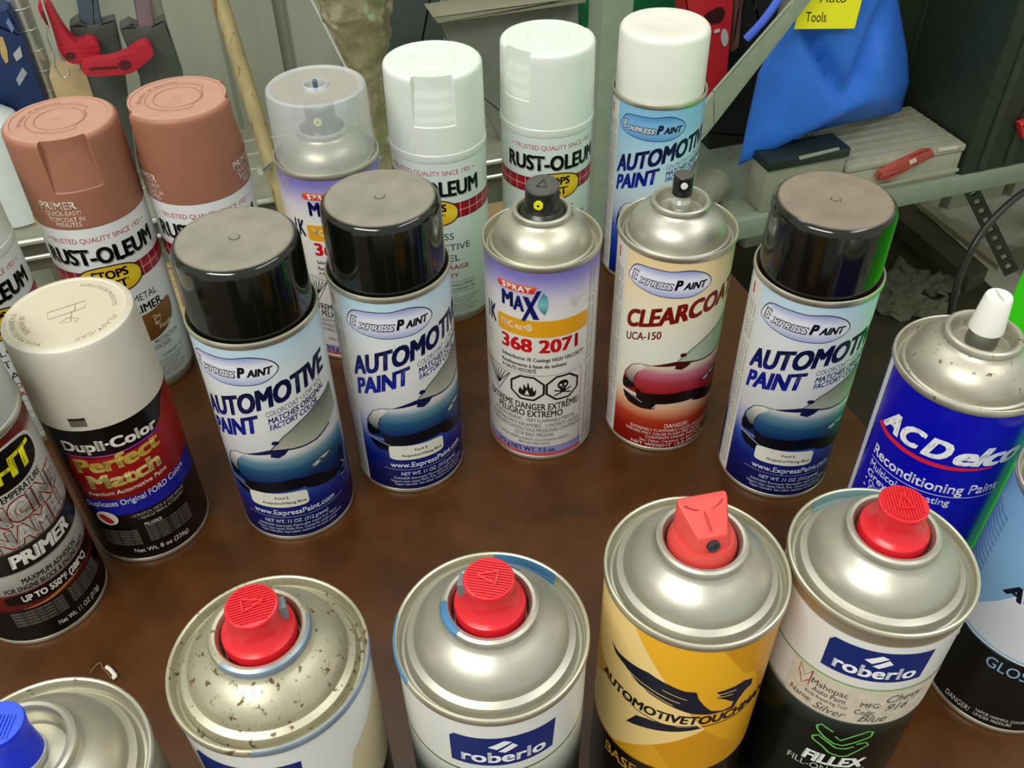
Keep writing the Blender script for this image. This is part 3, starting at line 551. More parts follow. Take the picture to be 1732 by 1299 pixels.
def rust_label(L, brown, R=32):
    k0 = 'ro' + ('b' if brown else 'w'); a = lambda nm, k, fn, m, ly=1: art(L, nm, (k0, k), fn, m, ly)
    A_ = lambda: Art(R)
    a('lettering', 'a', lambda: A_().text('• TRUSTED QUALITY SINCE 1921 •', -57, 123.6, 3.3, 60, bold=.015), ink('#b0242c'), 1)
    a('lettering', 'b', lambda: A_().text('RUST-OLEUM', -63, 107.6, 10.6, 66, bold=.055), ink('#9fa3a0'), 1)
    a('lettering', 'c', lambda: A_().text('RUST-OLEUM', -64, 108.4, 10.6, 65, bold=.05), ink('#0e1210'), 2)
    a('stripe', 'd', lambda: A_().rect(-120, 90.5, 120, 102.2), MG('band_red', [(90, '#6e0c18'), (96, '#a8142a'), (103, '#7c0f1e')]), 1)
    def grid():
        A = A_(); A.line([(-118, 96.3), (118, 96.3)], .45)
        for i in range(-9, 10): A.line([(i * 12.5, 90.5), (i * 12.5, 102.2)], .4)
        return A
    a('stripe', 'e', grid, ink('#d9b4b4'), 2)
    a('logo_border', 'f', lambda: A_().ell(0, 95.5, 35.5, 10.6, 44, pw=2.3), ink('#3b2a0c'), 3)
    a('logo', 'g', lambda: A_().ell(0, 95.5, 33.5, 9.7, 44, pw=2.3), MG('oval_yellow', [(85, '#c99a1e'), (95, '#e6c832'), (105, '#d8b428')]), 4)
    a('lettering', 'h', lambda: A_().text('STOPS', -19, 96.8, 5.6, 20, bold=.05).text('RUST', -15, 89.0, 5.6, 16, bold=.05).text("'", 17, 89.5, 5, 18), ink('#15120c'), 5)
    if brown:
        a('lettering', 'i', lambda: A_().text('METAL', 14, 74.5, 5.0, 45, bold=.01).text('PRIMER', 4, 65.5, 6.0, 48, bold=.03), ink('#1a1d1c'), 1)
        a('stripe', 'j', lambda: A_().poly(bow([(0, 63), (30, 64), (60, 66), (60, 54), (50, 48), (34, 44), (10, 42), (-20, 43), (-22, 60)], 4)), MG('shield_brown', [(43, '#5c3d1c'), (66, '#7e5526')]), 1)
        a('lettering', 'k', lambda: A_().text('Dry', 30, 56.5, 3.4, 40).text('for', 30, 52.2, 3.4, 38).text('Finish', 34, 48.0, 3.2, 52), ink('#e8dcc2'), 2)
        a('lettering', 'l', lambda: A_().text('PROTECTION', 22, 38.5, 3.4, 58, bold=.01).text('CORROSION', 16, 34.0, 3.4, 42, bold=.01).text('COMFORT TIP', 26, 26.5, 2.0, 58), ink('#3a403e'), 1)
    else:
        a('lettering', 'i', lambda: A_().text('GLOSS', -14, 74.0, 5.2, 27, bold=.01).text('PROTECTIVE', -32, 65.0, 5.2, 48, bold=.01).text('ENAMEL', -22, 56.0, 5.2, 33, bold=.01), ink('#1b2422'), 1)
        a('lettering', 'j', lambda: A_().text('COVERAGE', -12, 49.0, 3.6, 45, bold=.02).text('DURABILITY', -22, 42.0, 3.6, 30, bold=.02), ink('#a83038'), 1)
        a('lettering', 'k', lambda: A_().line([(-10, 38.2), (52, 38.2)], .3).text('ANY ANGLE SPRAY', 5, 34.2, 2.2, 52).text('WITH COMFORT TIP', 5, 30.4, 2.2, 52).line([(-10, 29), (52, 29)], .3), ink('#3b4a46'), 1)
    def fine():
        A = A_()
        for i in range(5): A.text('DANGER EXTREMELY FLAMMABLE LIQUID AND VAPOR HARMFUL', -30 + i % 2, 22.5 - i * 2.7, 1.7, 56 - (i % 3) * 5)
        return A.text('NET WT. 12 OZ. 340g', -10, 6.4, 2.2, 46)
    a('fine_print', 'm', fine, ink('#7e8a84'), 1)
def rust_can(label, x, y, yaw, brown, panels, prim=(), ribs=False, lab=None, name='spray_can'):
    o = spray(name, label, x, y, yaw); R = 32
    add(o, 'body', 'robody', lathe([(0, 2), (27, 1.2), (29.2, 0), (30.3, 0), (31.3, 2), (31.9, 5), (32, 8), (32, 136)]), STEEL)
    L = add(o, 'label', ('rolab', brown), lathe([(31.6, 4.6), (32.1, 8), (32.1, 134 if brown else 139)], 96), lab); rust_label(L, brown)
    z0 = 133.2 if brown else 137.5
    cp = panel_cap(o, ('rocap', brown, tuple(panels)), CAPBROWN if brown else CAPWHITE, z0, 188.6 if brown else 189.6, 32.35, panels, ribs)
    if not brown: add(o, 'collar', 'rocollar', lathe([(32.3, 132.5), (32.75, 134), (32.75, 138.0), (32.3, 138.6)], 72), CAPWHITE)
    for off in prim: primer_print(cp, 32.4, off)
    return o
CAPBROWN = M('cap_brown_primer', '#9b6650', 0.5, var=0.04, dust=('#c09684', 0.75)); CAPWHITE = M('cap_white_rib', '#dde3de', 0.32, var=0.015, dust=('#d6ded8', 0.7))
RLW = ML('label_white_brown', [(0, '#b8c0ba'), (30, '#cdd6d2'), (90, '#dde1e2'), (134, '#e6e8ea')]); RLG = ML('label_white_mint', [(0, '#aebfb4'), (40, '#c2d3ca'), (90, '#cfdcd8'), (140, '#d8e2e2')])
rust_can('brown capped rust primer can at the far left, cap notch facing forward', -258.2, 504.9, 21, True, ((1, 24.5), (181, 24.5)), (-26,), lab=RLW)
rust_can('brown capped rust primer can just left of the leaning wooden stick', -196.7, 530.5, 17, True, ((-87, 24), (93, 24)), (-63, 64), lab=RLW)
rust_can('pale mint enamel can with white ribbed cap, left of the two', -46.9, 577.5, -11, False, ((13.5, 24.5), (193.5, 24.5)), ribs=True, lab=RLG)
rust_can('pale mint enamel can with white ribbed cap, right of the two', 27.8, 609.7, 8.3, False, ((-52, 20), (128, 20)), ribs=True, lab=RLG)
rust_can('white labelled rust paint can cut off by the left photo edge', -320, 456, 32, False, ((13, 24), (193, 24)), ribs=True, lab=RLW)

# ================================================================== white capped black and red can
BLKLAB = ML('label_black', [(0, '#0a0908'), (34, '#0c0a09'), (40, '#140c0a'), (110, '#0d0b0a')], rough=0.25)
DUSTYCAP = M('cap_offwhite_dusty', '#d3cdc0', 0.45, var=0.03, dust=('#c2b8a2', 0.9))
d = spray('spray_can', 'black and red colour match can with off-white dusty cap', -216.1, 363.9, 22)
add(d, 'body', 'dcbody', lathe([(32.0, 2.6), (32.2, 3.5), (32.2, 112)]), STEEL); add(d, 'base_seam', 'dcbase', lathe([(r - .4, z) for r, z in base_p()[1:]] ), STEEL)
L = add(d, 'label', 'dclab', lathe([(32.2, 3.2), (32.3, 3.4), (32.3, 110)], 96), BLKLAB)
cp = add(d, 'cap', 'dccap', lathe([(31.9, 105.6), (32.6, 105.8), (32.5, 108), (31.3, 152), (30.6, 154.4), (29.2, 155.6), (27.4, 155.9), (26.8, 155.5), (0, 155.3)], 80), DUSTYCAP)
EMB = M('cap_emboss_tan', '#a2957c', 0.7)
def ringmap(z1): return lambda dd, z: (z * math.sin(R_(dd)), z * math.cos(R_(dd)), z1)
art(cp, 'embossed_mark', 'dcm', lambda: Art(20).text('REMOVE BY', -120, 19.4, 2.6, -75).text('TWISTING HANDLE', -150, 24, 2.4, -70).text('PLAST-CAP', 120, 23.4, 2.4, 175).text('DUPLI-COLOR PRODUCTS', 20, 21, 2.2, 100), EMB, mapf=ringmap(155.6), slice=False)
art(cp, 'embossed_mark', 'dcm2', lambda: Art(flat=True).line([(-9, 3), (9, 6), (8, 0), (-9, -3)], .4, True).line([(4, 5), (3.4, -1)], .4).line([(2, -1), (1, -9), (-4, -8), (0, -5), (5, -8), (3, -10)], .4), EMB, mapf=lambda x, y: (x, y, 155.6), slice=False)
art(cp, 'slot', 'dcs', lambda: Art(32.4).rect(-26.4, 108.6, -12, 114.2), M('slot_metal', '#8c897c', .3, .6), 1)
art(cp, 'slot', 'dcs2', lambda: Art(32.4).rect(-26.4, 112.8, -12, 114.4), ink('#2a2620'), 2)
a = lambda nm, k, fn, m, ly=1: art(L, nm, ('dc', k), fn, m, ly)
a('stripe', 'a', lambda: Art(32.3).poly(bow([(-46, 84), (-20, 85.5), (20, 86), (48, 92), (62, 103), (84, 104), (92, 80), (80, 58), (40, 55), (-10, 50), (-44, 52)], 4)), MG('dc_red', [(45, '#4a0c0a'), (60, '#8e1512'), (85, '#a81a16'), (104, '#8a1410')]), 1)
a('stripe', 'b', lambda: Art(32.3).line([(-46, 87.6), (0, 86.6), (44, 88.8)], 1.2), MG('dc_rainbow', [(86, '#c8641a'), (87, '#b0208c'), (89, '#3a3cc0')]), 2)
a('lettering', 'c', lambda: Art(32.3).text('Dupli·Color', -45, 90.6, 6.6, 44, bold=.05, q=-.0004, k=.03), ink('#efe9e0'), 3)
a('lettering', 'd', lambda: Art(32.3).text('Perfect', -41, 74.6, 9.4, 41, k=.06, bold=.06).text('Match', -35, 62.6, 9.4, 35, k=.06, bold=.06), MG('dc_gold', [(62, '#b09030'), (72, '#e8d88a'), (80, '#c0a040'), (90, '#d8c468')]), 3)
a('lettering', 'e', lambda: Art(32.3).text('Premium Automotive Paint', -40, 56.4, 3.0, 38, k=.06, bold=.02), ink('#eee6da'), 3)
a('stripe', 'f', lambda: Art(32.3).poly([(-48, 53.5), (0, 54), (60, 57), (75, 60), (78, 44), (40, 43.5), (0, 42), (-30, 41), (-46, 44)]), ink('#1a1f9c'), 2)
a('lettering', 'g', lambda: Art(32.3).text('Duplicates Original FORD Colors', -48, 47.4, 4.0, 57, k=.055, bold=.02), ink('#e6e6f2'), 3)
a('lettering', 'h', lambda: Art(32.3).text('• SCRATCH, NICK & CHIP REPAIR', -10, 38.0, 2.0, 48, k=.04).text('• VEHICLE TRIM & ACCESSORY', -4, 35.2, 2.0, 46, k=.04), ink('#b9b0a6'), 2)
a('seal', 'i', lambda: Art(32.3).ell(-33, 38.4, 11, 5.6, 30), ink('#e8e0d8'), 3)
a('seal', 'j', lambda: Art(32.3).poly(bow([(-41, 40), (-36, 41.5), (-30, 39), (-27, 36), (-31, 34), (-37, 36)], 4)), ink('#b02a22'), 4)
def dfine():
    A = Art(32.3)
    for i in range(6): A.text('VAPOR HARMFUL CONTENTS UNDER', -46, 26.5 - i * 2.2, 1.6, -9).text('PELIGRO LIQUIDO Y VAPOR INFLAMABLE', -1, 27.5 - i * 2.2, 1.6, 46)
    return A
a('fine_print', 'k', dfine, ink('#8d877e'), 2)
a('lettering', 'l', lambda: Art(32.3).text('PELIGRO!', -1, 29.6, 2.4, 16, bold=.03).text('Net Wt. 8 oz (226g)', -20, 9.0, 3.2, 36, bold=.02), ink('#d8d2c8'), 2)

# ================================================================== engine enamel can
ee = spray('spray_can', 'black and silver engine enamel primer can with grey cap at left photo edge', -261.6, 311.4, 57)
L = shell(ee, 138, False, ML('label_engine', [(0, '#080706'), (28, '#0a0807'), (31, '#5c1210'), (41.5, '#701612'), (42.5, '#8d8c86'), (56, '#b9b7b0'), (57, '#1a1a18'), (71, '#262622'), (72, '#b0aea6'), (100, '#c8c6be'), (110, '#d2d0ca'), (121, '#b8b5ae'), (127, '#6c1c16'), (140, '#501410')], rough=.28))
cp = add(ee, 'cap', 'eecap', lathe([(32.6, 133), (33.0, 134), (31.6, 182), (30.6, 185), (28, 186), (0, 186)], 72), M('cap_grey_white', '#bfc4c2', .35, dust=('#cfc9ba', .8)))
a = lambda nm, k, fn, m, ly=1: art(L, nm, ('ee', k), fn, m, ly)
a('logo_border', 'a', lambda: Art().ell(0, 117, 42, 12.5, 40, pw=2.6), ink('#ccc8c0'), 1)
a('logo', 'b', lambda: Art().ell(0, 117, 38.5, 11, 40, pw=2.6), ink('#0c0d0a'), 2)
a('lettering', 'c', lambda: Art().text('HT', -10, 111.6, 10.5, 33, bold=.06, shear=.1), ink('#e8e01c'), 3)
a('lettering', 'd', lambda: Art().text('HIGH TEMPERATURE', -36, 101, 3.8, 30, bold=.03, shear=.1), ink('#1c1714'), 1)
a('lettering', 'e', lambda: Art().text('ENGINE', -46, 86.4, 12.6, 48, bold=.09).text('ENAMEL', -48, 72.6, 11.6, 46, bold=.09), ink('#8e1a12'), 2)
a('lettering', 'f', lambda: Art().text('ENGINE', -45, 87.0, 11.6, 47, bold=.055).text('ENAMEL', -47, 73.2, 10.6, 45, bold=.055), MG('ee_silver', [(72, '#a8a49c'), (80, '#d8d6d0'), (90, '#a8a49c'), (98, '#dcdad4')]), 3)
a('lettering', 'g', lambda: Art().text('PRIMER', -30, 60.0, 8.2, 31, bold=.06, shear=.12), ink('#eceae2'), 1)
a('lettering', 'h', lambda: Art().text('MAXIMUM ADHESION', -29, 47.6, 3.6, 28, bold=.03, shear=.12).text('FOR ENGINE BLOCK & ENGINE PARTS', -46, 43.0, 3.4, 40, bold=.03, shear=.12), ink('#16130f'), 1)
a('stripe', 'i', lambda: Art().ell(0, 37, 50, 4.2, 40, pw=5), ink('#120c0a'), 1)
a('stripe', 'i2', lambda: Art().poly(bow([(-40, 29.4), (-20, 30.4), (0, 32.6), (24, 33.4), (0, 30.8), (-20, 29)], 4)), ink('#b87a3a'), 1)
a('lettering', 'j', lambda: Art().text('UP TO 550°F (288°C)', -36, 34.8, 4.2, 32, bold=.05), ink('#ece8de'), 2)
def efine():
    A = Art()
    for i in range(5): A.text('EXTREMELY FLAMMABLE VAPOR HARMFUL CONTENTS', -52, 25.5 - i * 2.4, 1.7, -6).text('PELIGRO! LIQUIDO INFLAMABLE', 0, 26.5 - i * 2.4, 1.7, 40)
    return A
a('fine_print', 'k', efine, ink('#8c867c'), 1)
a('lettering', 'l', lambda: Art().text('Net Wt. 11 OZ (312g)', -20, 8.2, 3.4, 28, bold=.02), ink('#dcd8ce'), 1)

# ================================================================== blue reconditioning paint can
ac = spray('spray_can', 'royal blue reconditioning paint can with white spray tip at the right', 204.9, 312.4, 0)
L = shell(ac, 158, False, ML('label_royal', [(0, '#0a0fae'), (150, '#0c10b4')], rough=.22), DULL, DULL)
a = lambda nm, k, fn, m, ly=1: art(L, nm, ('ac', k), fn, m, ly)
a('lettering', 'a', lambda: Art().text('AC', -83, 125.2, 11, -42, bold=.06, shear=.35).text('D', -43, 124.8, 11, -21, bold=.06, shear=.35).text('elco', -19, 124.6, 10.6, 37, bold=.06, shear=.35), ink('#eef0f4'), 2)
a('stripe', 'b', lambda: Art().poly([(-89.2, 122.3), (-85.2, 124.6), (-73.3, 123.0), (-57.6, 122.4), (-40.8, 122.2), (-24.7, 122.4), (-8.2, 122.8), (13.7, 123.2), (12.7, 122.3), (-8.6, 120.8), (-24.9, 120), (-41, 119.8), (-58, 120), (-75.1, 120.6)]), ink('#d8243c'), 1)
a('lettering', 'c', lambda: Art().text('Reconditioning Paint', -82, 105.6, 6.0, 29, bold=.02), ink('#eef0f6'), 1)
a('lettering', 'd', lambda: Art().line([(-82, 103.2), (34, 103.2)], .35).text('Multicolor Coating', -81, 97.4, 4.2, -8, bold=.02).text('Grey and', -81, 91.6, 4.2, -38, bold=.02).text('• Quick Dry', -81, 87, 3.4, -40, bold=.01).text('• Non', -81, 82.6, 3.4, -56, bold=.01), ink('#dfe3f4'), 1)
a('label_edge', 'e', lambda: Art().rect(-108, 3.4, -97, 154), ink('#d9dcdc'), 1)
t = add(ac, 'valve_stem', 'acs', lathe([(6.6, 168.5), (6.8, 170), (6.4, 173), (5.2, 176), (4.6, 178), (0, 178)], 32), M('stem_grey', '#8c8d84', .3, .7))
t = add(ac, 'spray_tip', 'act', lathe([(0, 175.5), (6.6, 175.6), (7.3, 176.4), (7.2, 178), (5.6, 193), (5.1, 193.8), (3, 193.6), (0, 193.2)], 40), WHT)
add(t, 'groove', 'acg', box(-.35, .35, -4.4, 4.4, 193.2, 193.9), M('groove_grey', '#bdbab0', .5), False)

# ================================================================== gloss can at the right edge
gl = spray('spray_can', 'pale blue and black gloss paint can cut off by the right photo edge', 241, 251.3, 0)
L = shell(gl, 142.5, False, ML('label_gloss', [(0, '#131412'), (54.5, '#1a1b18'), (55.5, '#8fbce4'), (140, '#7fb2e2')]))
a = lambda nm, k, fn, m, ly=1: art(L, nm, ('gl', k), fn, m, ly)
a('stripe', 'a', lambda: Art().poly([(-110, 62), (-90, 67), (-78, 72.5), (-64, 84.4), (-55, 94), (-51, 108), (-51, 125), (-49, 138), (40, 138), (40, 57), (-32, 57), (-66, 57.6), (-110, 57)]), ink('#d9dfe8'), 1)
a('stripe', 'b', lambda: Art().line([(-88, 56.4), (-70, 55.6), (-50, 56.2), (-30, 55.4), (0, 56)], .9), ink('#f2f2ee'), 2)
a('lettering', 'c', lambda: Art().text('ACRYLIC', -66, 90.6, 8, 20, bold=.05, shear=.2), ink('#1a2030'), 2)
a('lettering', 'd', lambda: Art().text('GLOSS', -51.5, 44, 7, -14, bold=.01), ink('#8fbcd8'), 1)
a('lettering', 'e', lambda: Art().text('DANGER!', -66, 6.2, 3.8, -44).text('VAPOR HARMFUL CONTENTS', -40, 9.6, 2.2, 5).text('UNDER PRESSURE', -40, 6.4, 2.2, -10), ink('#cfd0ca'), 1)
def gside():
    A = Art()
    for i in range(14): A.text('fast drying acrylic', -114, 120 - i * 3.4, 1.9, -90)
    return A
a('fine_print', 'f', gside, ink('#3d6d9c'), 1)
a('seal', 'g', lambda: Art().ell(-84, 46, 4, 3.4, 24, inner=(.6, .6)).text('UN', -92, 36, 4, -84), ink('#d8d8d2'), 1)
REDP = M('plastic_red', '#d4202c', 0.28, var=0.04); REDM = M('plastic_red_matte', '#d1453f', 0.42, var=0.04); BLUEP = M('plastic_blue', '#1030d8', 0.3, var=0.05, dust=('#3f66d8', .6))
act_button(gl, ('glact',), 142.5, BLK, 20)

# ================================================================== front row: open cans
def maker_box(L, key, c, z=0):
    """blue maker's plate with white name"""
    S = lambda nm: [(x + 11 + c, zz + z) for x, zz in SH[nm]]
    art(L, 'logo', (key, 'mb'), lambda: Art().poly([(-32 + c, 124.6 + z), (31 + c, 125.2 + z), (33 + c, 142.6 + z), (10 + c, 143.4 + z), (-29 + c, 143 + z), (-32 + c, 140.6 + z)]), ink('#14286e'), 2)
    art(L, 'logo', (key, 'mr'), lambda: Art().poly(S('rh1')).poly(S('rh2')), ink('#eceef2'), 3)
    art(L, 'logo_lettering', (key, 'mt'), lambda: Art().text('roberlo', -25.5 + c, 127.2 + z, 6.6, 26 + c, bold=.035), ink('#eef0f4'), 3)
WHITEGREEN = ML('label_white_grey', [(0, '#0c100c'), (60, '#0e140e'), (88, '#22302a'), (98, '#4c5652'), (108, '#9aa29c'), (117, '#cfd2cc'), (120, '#dcdeda'), (155, '#e2e2e0')])
b2 = spray('spray_can', 'front can with red button and blue overspray on its dome', -8.6, 180.3, 6.5)
BLUED = M('tin_blue_mist', '#d4d2c6', 0.33, 0.85, var=0.04, spots=('#4f7fa8', 0.30, 38)); BLUERIM = M('tin_blue_rim', '#cfcdbf', 0.3, 0.9, var=0.05, spots=('#5f8fae', 0.38, 24))
L = shell(b2, 155.3, True, WHITEGREEN, STEEL, STEEL2); maker_box(L, 'b2', 0)
art(L, 'stripe', 'b2g', lambda: Art().line([(-175, 119), (175, 119)], 1.1), ink('#55742e'), 1)
act_button(b2, ('redb',), 155.3, REDP, 72)
# overspray patches lying on seam, cup and dome
OVS = M('overspray_blue', '#4a80ac', 0.35, 0.2, var=0.25, scale=90)
def patch(o, prof, d0, d1, mat, nm='overspray', n=14, fade=True):
    v = []; f = []; m = len(prof)
    for i in range(n + 1):
        d_ = R_(d0 + (d1 - d0) * i / n); jit = 0.0
        for j, (r, z) in enumerate(prof): v.append((r * math.sin(d_), -r * math.cos(d_), z))
    f = [(i * m + j, (i + 1) * m + j, (i + 1) * m + j + 1, i * m + j + 1) for i in range(n) for j in range(m - 1)]
    return link(nm, mesh(nm, v, f, mat), o)
H = 155.3
patch(b2, [(r - .12, z + .1) for r, z in [(32.2, H - .3), (31.95, H - 1), (31.75, H - 4.2), (31, H - 5)]], 128, 172, OVS)
patch(b2, [(r + .08, z + .08) for r, z in [(33.6, H - 2.8), (33.6, H - .8), (33.25, H - .15), (32.75, H)]], -108, -62, OVS)
patch(b2, [(r + .1, z + .06) for r, z in [(16.6, H + 14.9), (16.1, H + 16.1), (15.1, H + 16.7), (14, H + 16.5)]], -98, -48, OVS)
patch(b2, [(r + .1, z + .1) for r, z in [(16.6, H + 14.9), (16.1, H + 16.1), (15.1, H + 16.7)]], 135, 165, OVS)
b1 = spray('spray_can', 'rust speckled front can with red button pointing sideways', -83, 171.6, -9)
L = shell(b1, H, True, WHITEGREEN, RUSTY, RUSTY); maker_box(L, 'b1', 0)
art(L, 'label_edge', 'b1e', lambda: Art().poly([(64, 126), (110, 142), (110, 90), (56, 90), (58, 112)]), ink('#cfc3a0'), 1)
e = act_button(b1, ('redb',), H, REDP, -62)
e.location.x += 0.0; OVG = M('overspray_grey', '#8b9aaa', .4, .55, var=.25)
patch(b1, [(r + .1, z + .06) for r, z in [(16.5, H + 13.6), (16.6, H + 14.9), (16.1, H + 16.1), (15.1, H + 16.7)]], -30, 120, OVG, n=30)
patch(b1, [(r + .08, z + .08) for r, z in [(33.6, H - 2.8), (33.6, H - .8), (33.25, H - .15), (32.75, H)]], 10, 110, OVG, n=24)
b4 = spray('spray_can', 'front can with red button and beige handwritten name sticker', 133.3, 208.1, 0)
L = shell(b4, H, True, ML('label_white_black', [(0, '#0a0f0a'), (84, '#0c140e'), (94, '#2a3834'), (98, '#d9dad6'), (155, '#e2e2e0')]), zlab=(3.4, H - 8.5)); maker_box(L, 'b4', -11)
art(L, 'stripe', 'b4g', lambda: Art().line([(-178, 119.2), (178, 119.2)], 1.0), ink('#7da45c'), 2)
st = art(L, 'sticker', 'b4s', lambda: Art().poly([(-60, 118.2), (-61, 97), (-58, 95.4), (-30, 95.2), (20, 95), (60, 96), (62, 118.2)]), M('sticker_stone', '#c9c0ae', .55, var=.12, scale=260), 2)
art(L, 'lettering', 'b4a', lambda: Art().text('Mahopac', -44, 110.6, 3.4, -20, bold=.01).text('Auto Paint', -42, 106.6, 3.0, -20).text('Name:', -56, 98.6, 3.4, -40).text('MFG:', -11, 107.0, 3.2, 2).text('Code:', -13, 102.0, 3.2, 0).text('Body Repairing Tool', -46, 103.4, 1.9, -18), ink('#3c342e'), 4)
art(L, 'lettering', 'b4b', lambda: Art().line([(-54, 112), (-54.5, 118), (-49.5, 112), (-45, 117.6), (-45.5, 108)], .5).line([(-53, 112), (-50, 106.5), (-46, 111)], .5), ink('#9c4440'), 4)
art(L, 'handwriting', 'b4h', lambda: Art().text('Silver', -38, 97.0, 4.6, -17, shear=.4).text('Blue', -9, 97.0, 4.8, 10, shear=.4).text('Chevy', 4, 110.6, 4.8, 30, shear=.4).text('916', 6, 104.6, 4.6, 22, shear=.4), ink('#5a5450'), 4)
art(L, 'logo', 'b4c', lambda: Art().line(SH['chev1'], .8).line(SH['chev2'], .8), ink('#6fc25a'), 2)
art(L, 'lettering', 'b4f', lambda: Art().text('FILLEX', -33, 60.5, 7.0, 10, bold=.06, shear=.15), ink('#eef2ec'), 2)
art(L, 'lettering', 'b4k', lambda: Art().text('FILL-ON SPRAY', -42, 55, 4.2, 12, bold=.01), ink('#b9c4b8'), 2)
act_button(b4, ('redb',), H, REDP, -6)
patch(b4, [(r - .12, z + .1) for r, z in [(32.2, H - .3), (31.95, H - 1), (31.75, H - 4.2), (31, H - 5)]], 165, 215, M('overspray_teal', '#6d8d92', .4))
# yellow can
b3 = spray('spray_can', 'yellow can with winged emblem and red fan spray head', 65.5, 205.4, 0)
L = shell(b3, H, True, ML('label_amber', [(0, '#14100c'), (64, '#1a140e'), (65, '#e0a524'), (155, '#f0b42a')]))
a = lambda nm, k, fn, m, ly=1: art(L, nm, ('b3', k), fn, m, ly)
a('label_shape', 'a', lambda: Art().poly([(-100, 151), (-48, 151), (-24, 129), (8, 98), (-24, 82), (-55, 66), (-100, 66), (-91, 92), (-62, 106), (-83, 112)]), ink('#efd08a'), 1)
a('label_shape', 'a2', lambda: Art().poly([(8, 151), (40, 151), (39, 128), (27, 132)]), ink('#cf921c'), 1)
a('label_shape', 'a4', lambda: Art().poly([(-24, 82), (8, 97), (40, 74), (30, 66), (-8, 66)]), ink('#cf921c'), 1)
a('label_shape', 'a3', lambda: Art().poly([(40, 151), (95, 151), (95, 66), (70, 66), (39, 128)]), ink('#c98f2c'), 1)
a('emblem', 'b', lambda: Art().poly(SH['eagle']).poly(SH['tail']), ink('#1c2030'), 2)
a('emblem', 'c', lambda: Art().line([(-50, 122.6), (-32, 120.2), (-12, 116.8)], .5).line([(-46, 119.6), (-30, 117.6), (-16, 114.4)], .45).line([(-24, 122.6), (-8, 119.6)], .4).line([(12, 120.4), (22, 119.8)], .5).line([(11, 122.4), (24, 122)], .5), ink('#d9c07a'), 3)
a('lettering', 'd', lambda: Art().text('AUTOMOTIVETOUCHMAN', -73.5, 102.6, 5.4, 58, bold=.045, shear=.12), ink('#1e1c22'), 3)
a('lettering', 'd2', lambda: Art().line([(-50, 105.4), (-40, 101.4), (-20, 99.6), (2, 101.4)], .5).line([(5, 100.6), (30, 101.4), (48, 104)], .5), ink('#1e1c22'), 3)
a('lettering', 'e', lambda: Art().text('BASE COAT', -62, 52, 7, 10, bold=.02), ink('#d8a83a'), 1)
def fan_head():
    n = 40; v = []; f = []
    for r, z in [(11.4, 9.4), (12.1, 10.4), (12.2, 15.0), (11.6, 17.0), (10.6, 19.0)]:
        for i in range(n): t = 2 * math.pi * i / n; v.append((r * math.cos(t), r * math.sin(t), H + z))
    for k in range(4): f += [(k * n + i, k * n + (i + 1) % n, (k + 1) * n + (i + 1) % n, (k + 1) * n + i) for i in range(n)]
    f.append(tuple(range(4 * n, 5 * n))); return v, f
hd = add(b3, 'actuator', 'fanbase', fan_head, REDM); hd.rotation_euler = (0, 0, R_(12))
def wedge():
    # slanted spray head: square top that rises to the back, front lower
    P = [(-6.5, -8.6, 17), (6.5, -8.6, 17), (10.2, 2, 17), (7.8, 8.4, 17), (-7.8, 8.4, 17), (-10.2, 2, 17), (-5.2, -7.2, 25.0), (5.2, -7.2, 25.0), (9.0, 5.0, 31.5), (8.6, 6.6, 31.8), (-8.6, 6.6, 31.8), (-9.0, 5.0, 31.5), (0, 0.5, 26.8)]
    v = [(x, y, H + z) for x, y, z in P]
    f = [(0, 1, 7, 6), (1, 2, 8, 7), (2, 3, 9, 8), (3, 4, 10, 9), (4, 5, 11, 10), (5, 0, 6, 11), (6, 7, 12), (7, 8, 12), (8, 9, 10, 11, 12), (11, 6, 12)]
    return v, f
def bevel(vf, off, seg=2):
    bm = bmesh.new(); vv = [bm.verts.new(p) for p in vf[0]]
    for p in vf[1]: bm.faces.new([vv[i] for i in p])
    bmesh.ops.bevel(bm, geom=bm.edges[:], offset=off, segments=seg, affect='EDGES', profile=.5, clamp_overlap=True)
    v = [tuple(q.co) for q in bm.verts]; bm.verts.index_update(); f = [[q.index for q in p.verts] for p in bm.faces]; bm.free(); return v, f
add(hd, 'spray_head', 'fanwedge', lambda: bevel(wedge(), .7), REDM, angle=50)
nz_ = add(hd, 'nozzle', 'fannoz', lathe([(0, .6), (.8, .7), (.9, 1.1), (1.7, 1.2), (2.3, .9), (2.4, -1.5)], 24), M('nozzle_chrome', '#4c525a', .2, .8)); nz_.location = (0, -0.0080, (H + 21.5) * MM); nz_.rotation_euler = (R_(78), 0, 0)
add(hd, 'crease', 'fancrease', lambda: join(tube(curve_pts([(-7, 3.6, H + 30.6), (-3, 2.4, H + 28.6), (0, 3.2, H + 28.4)], 5), .28, 6), tube(curve_pts([(0, 3.2, H + 28.4), (3.4, 2.2, H + 28.4), (7, 3.6, H + 30.6)], 5), .28, 6), tube([(0, 2.8, H + 28.2), (0, -5.4, H + 26.0)], .2, 6)), M('crease_red', '#a42a2c', .5))
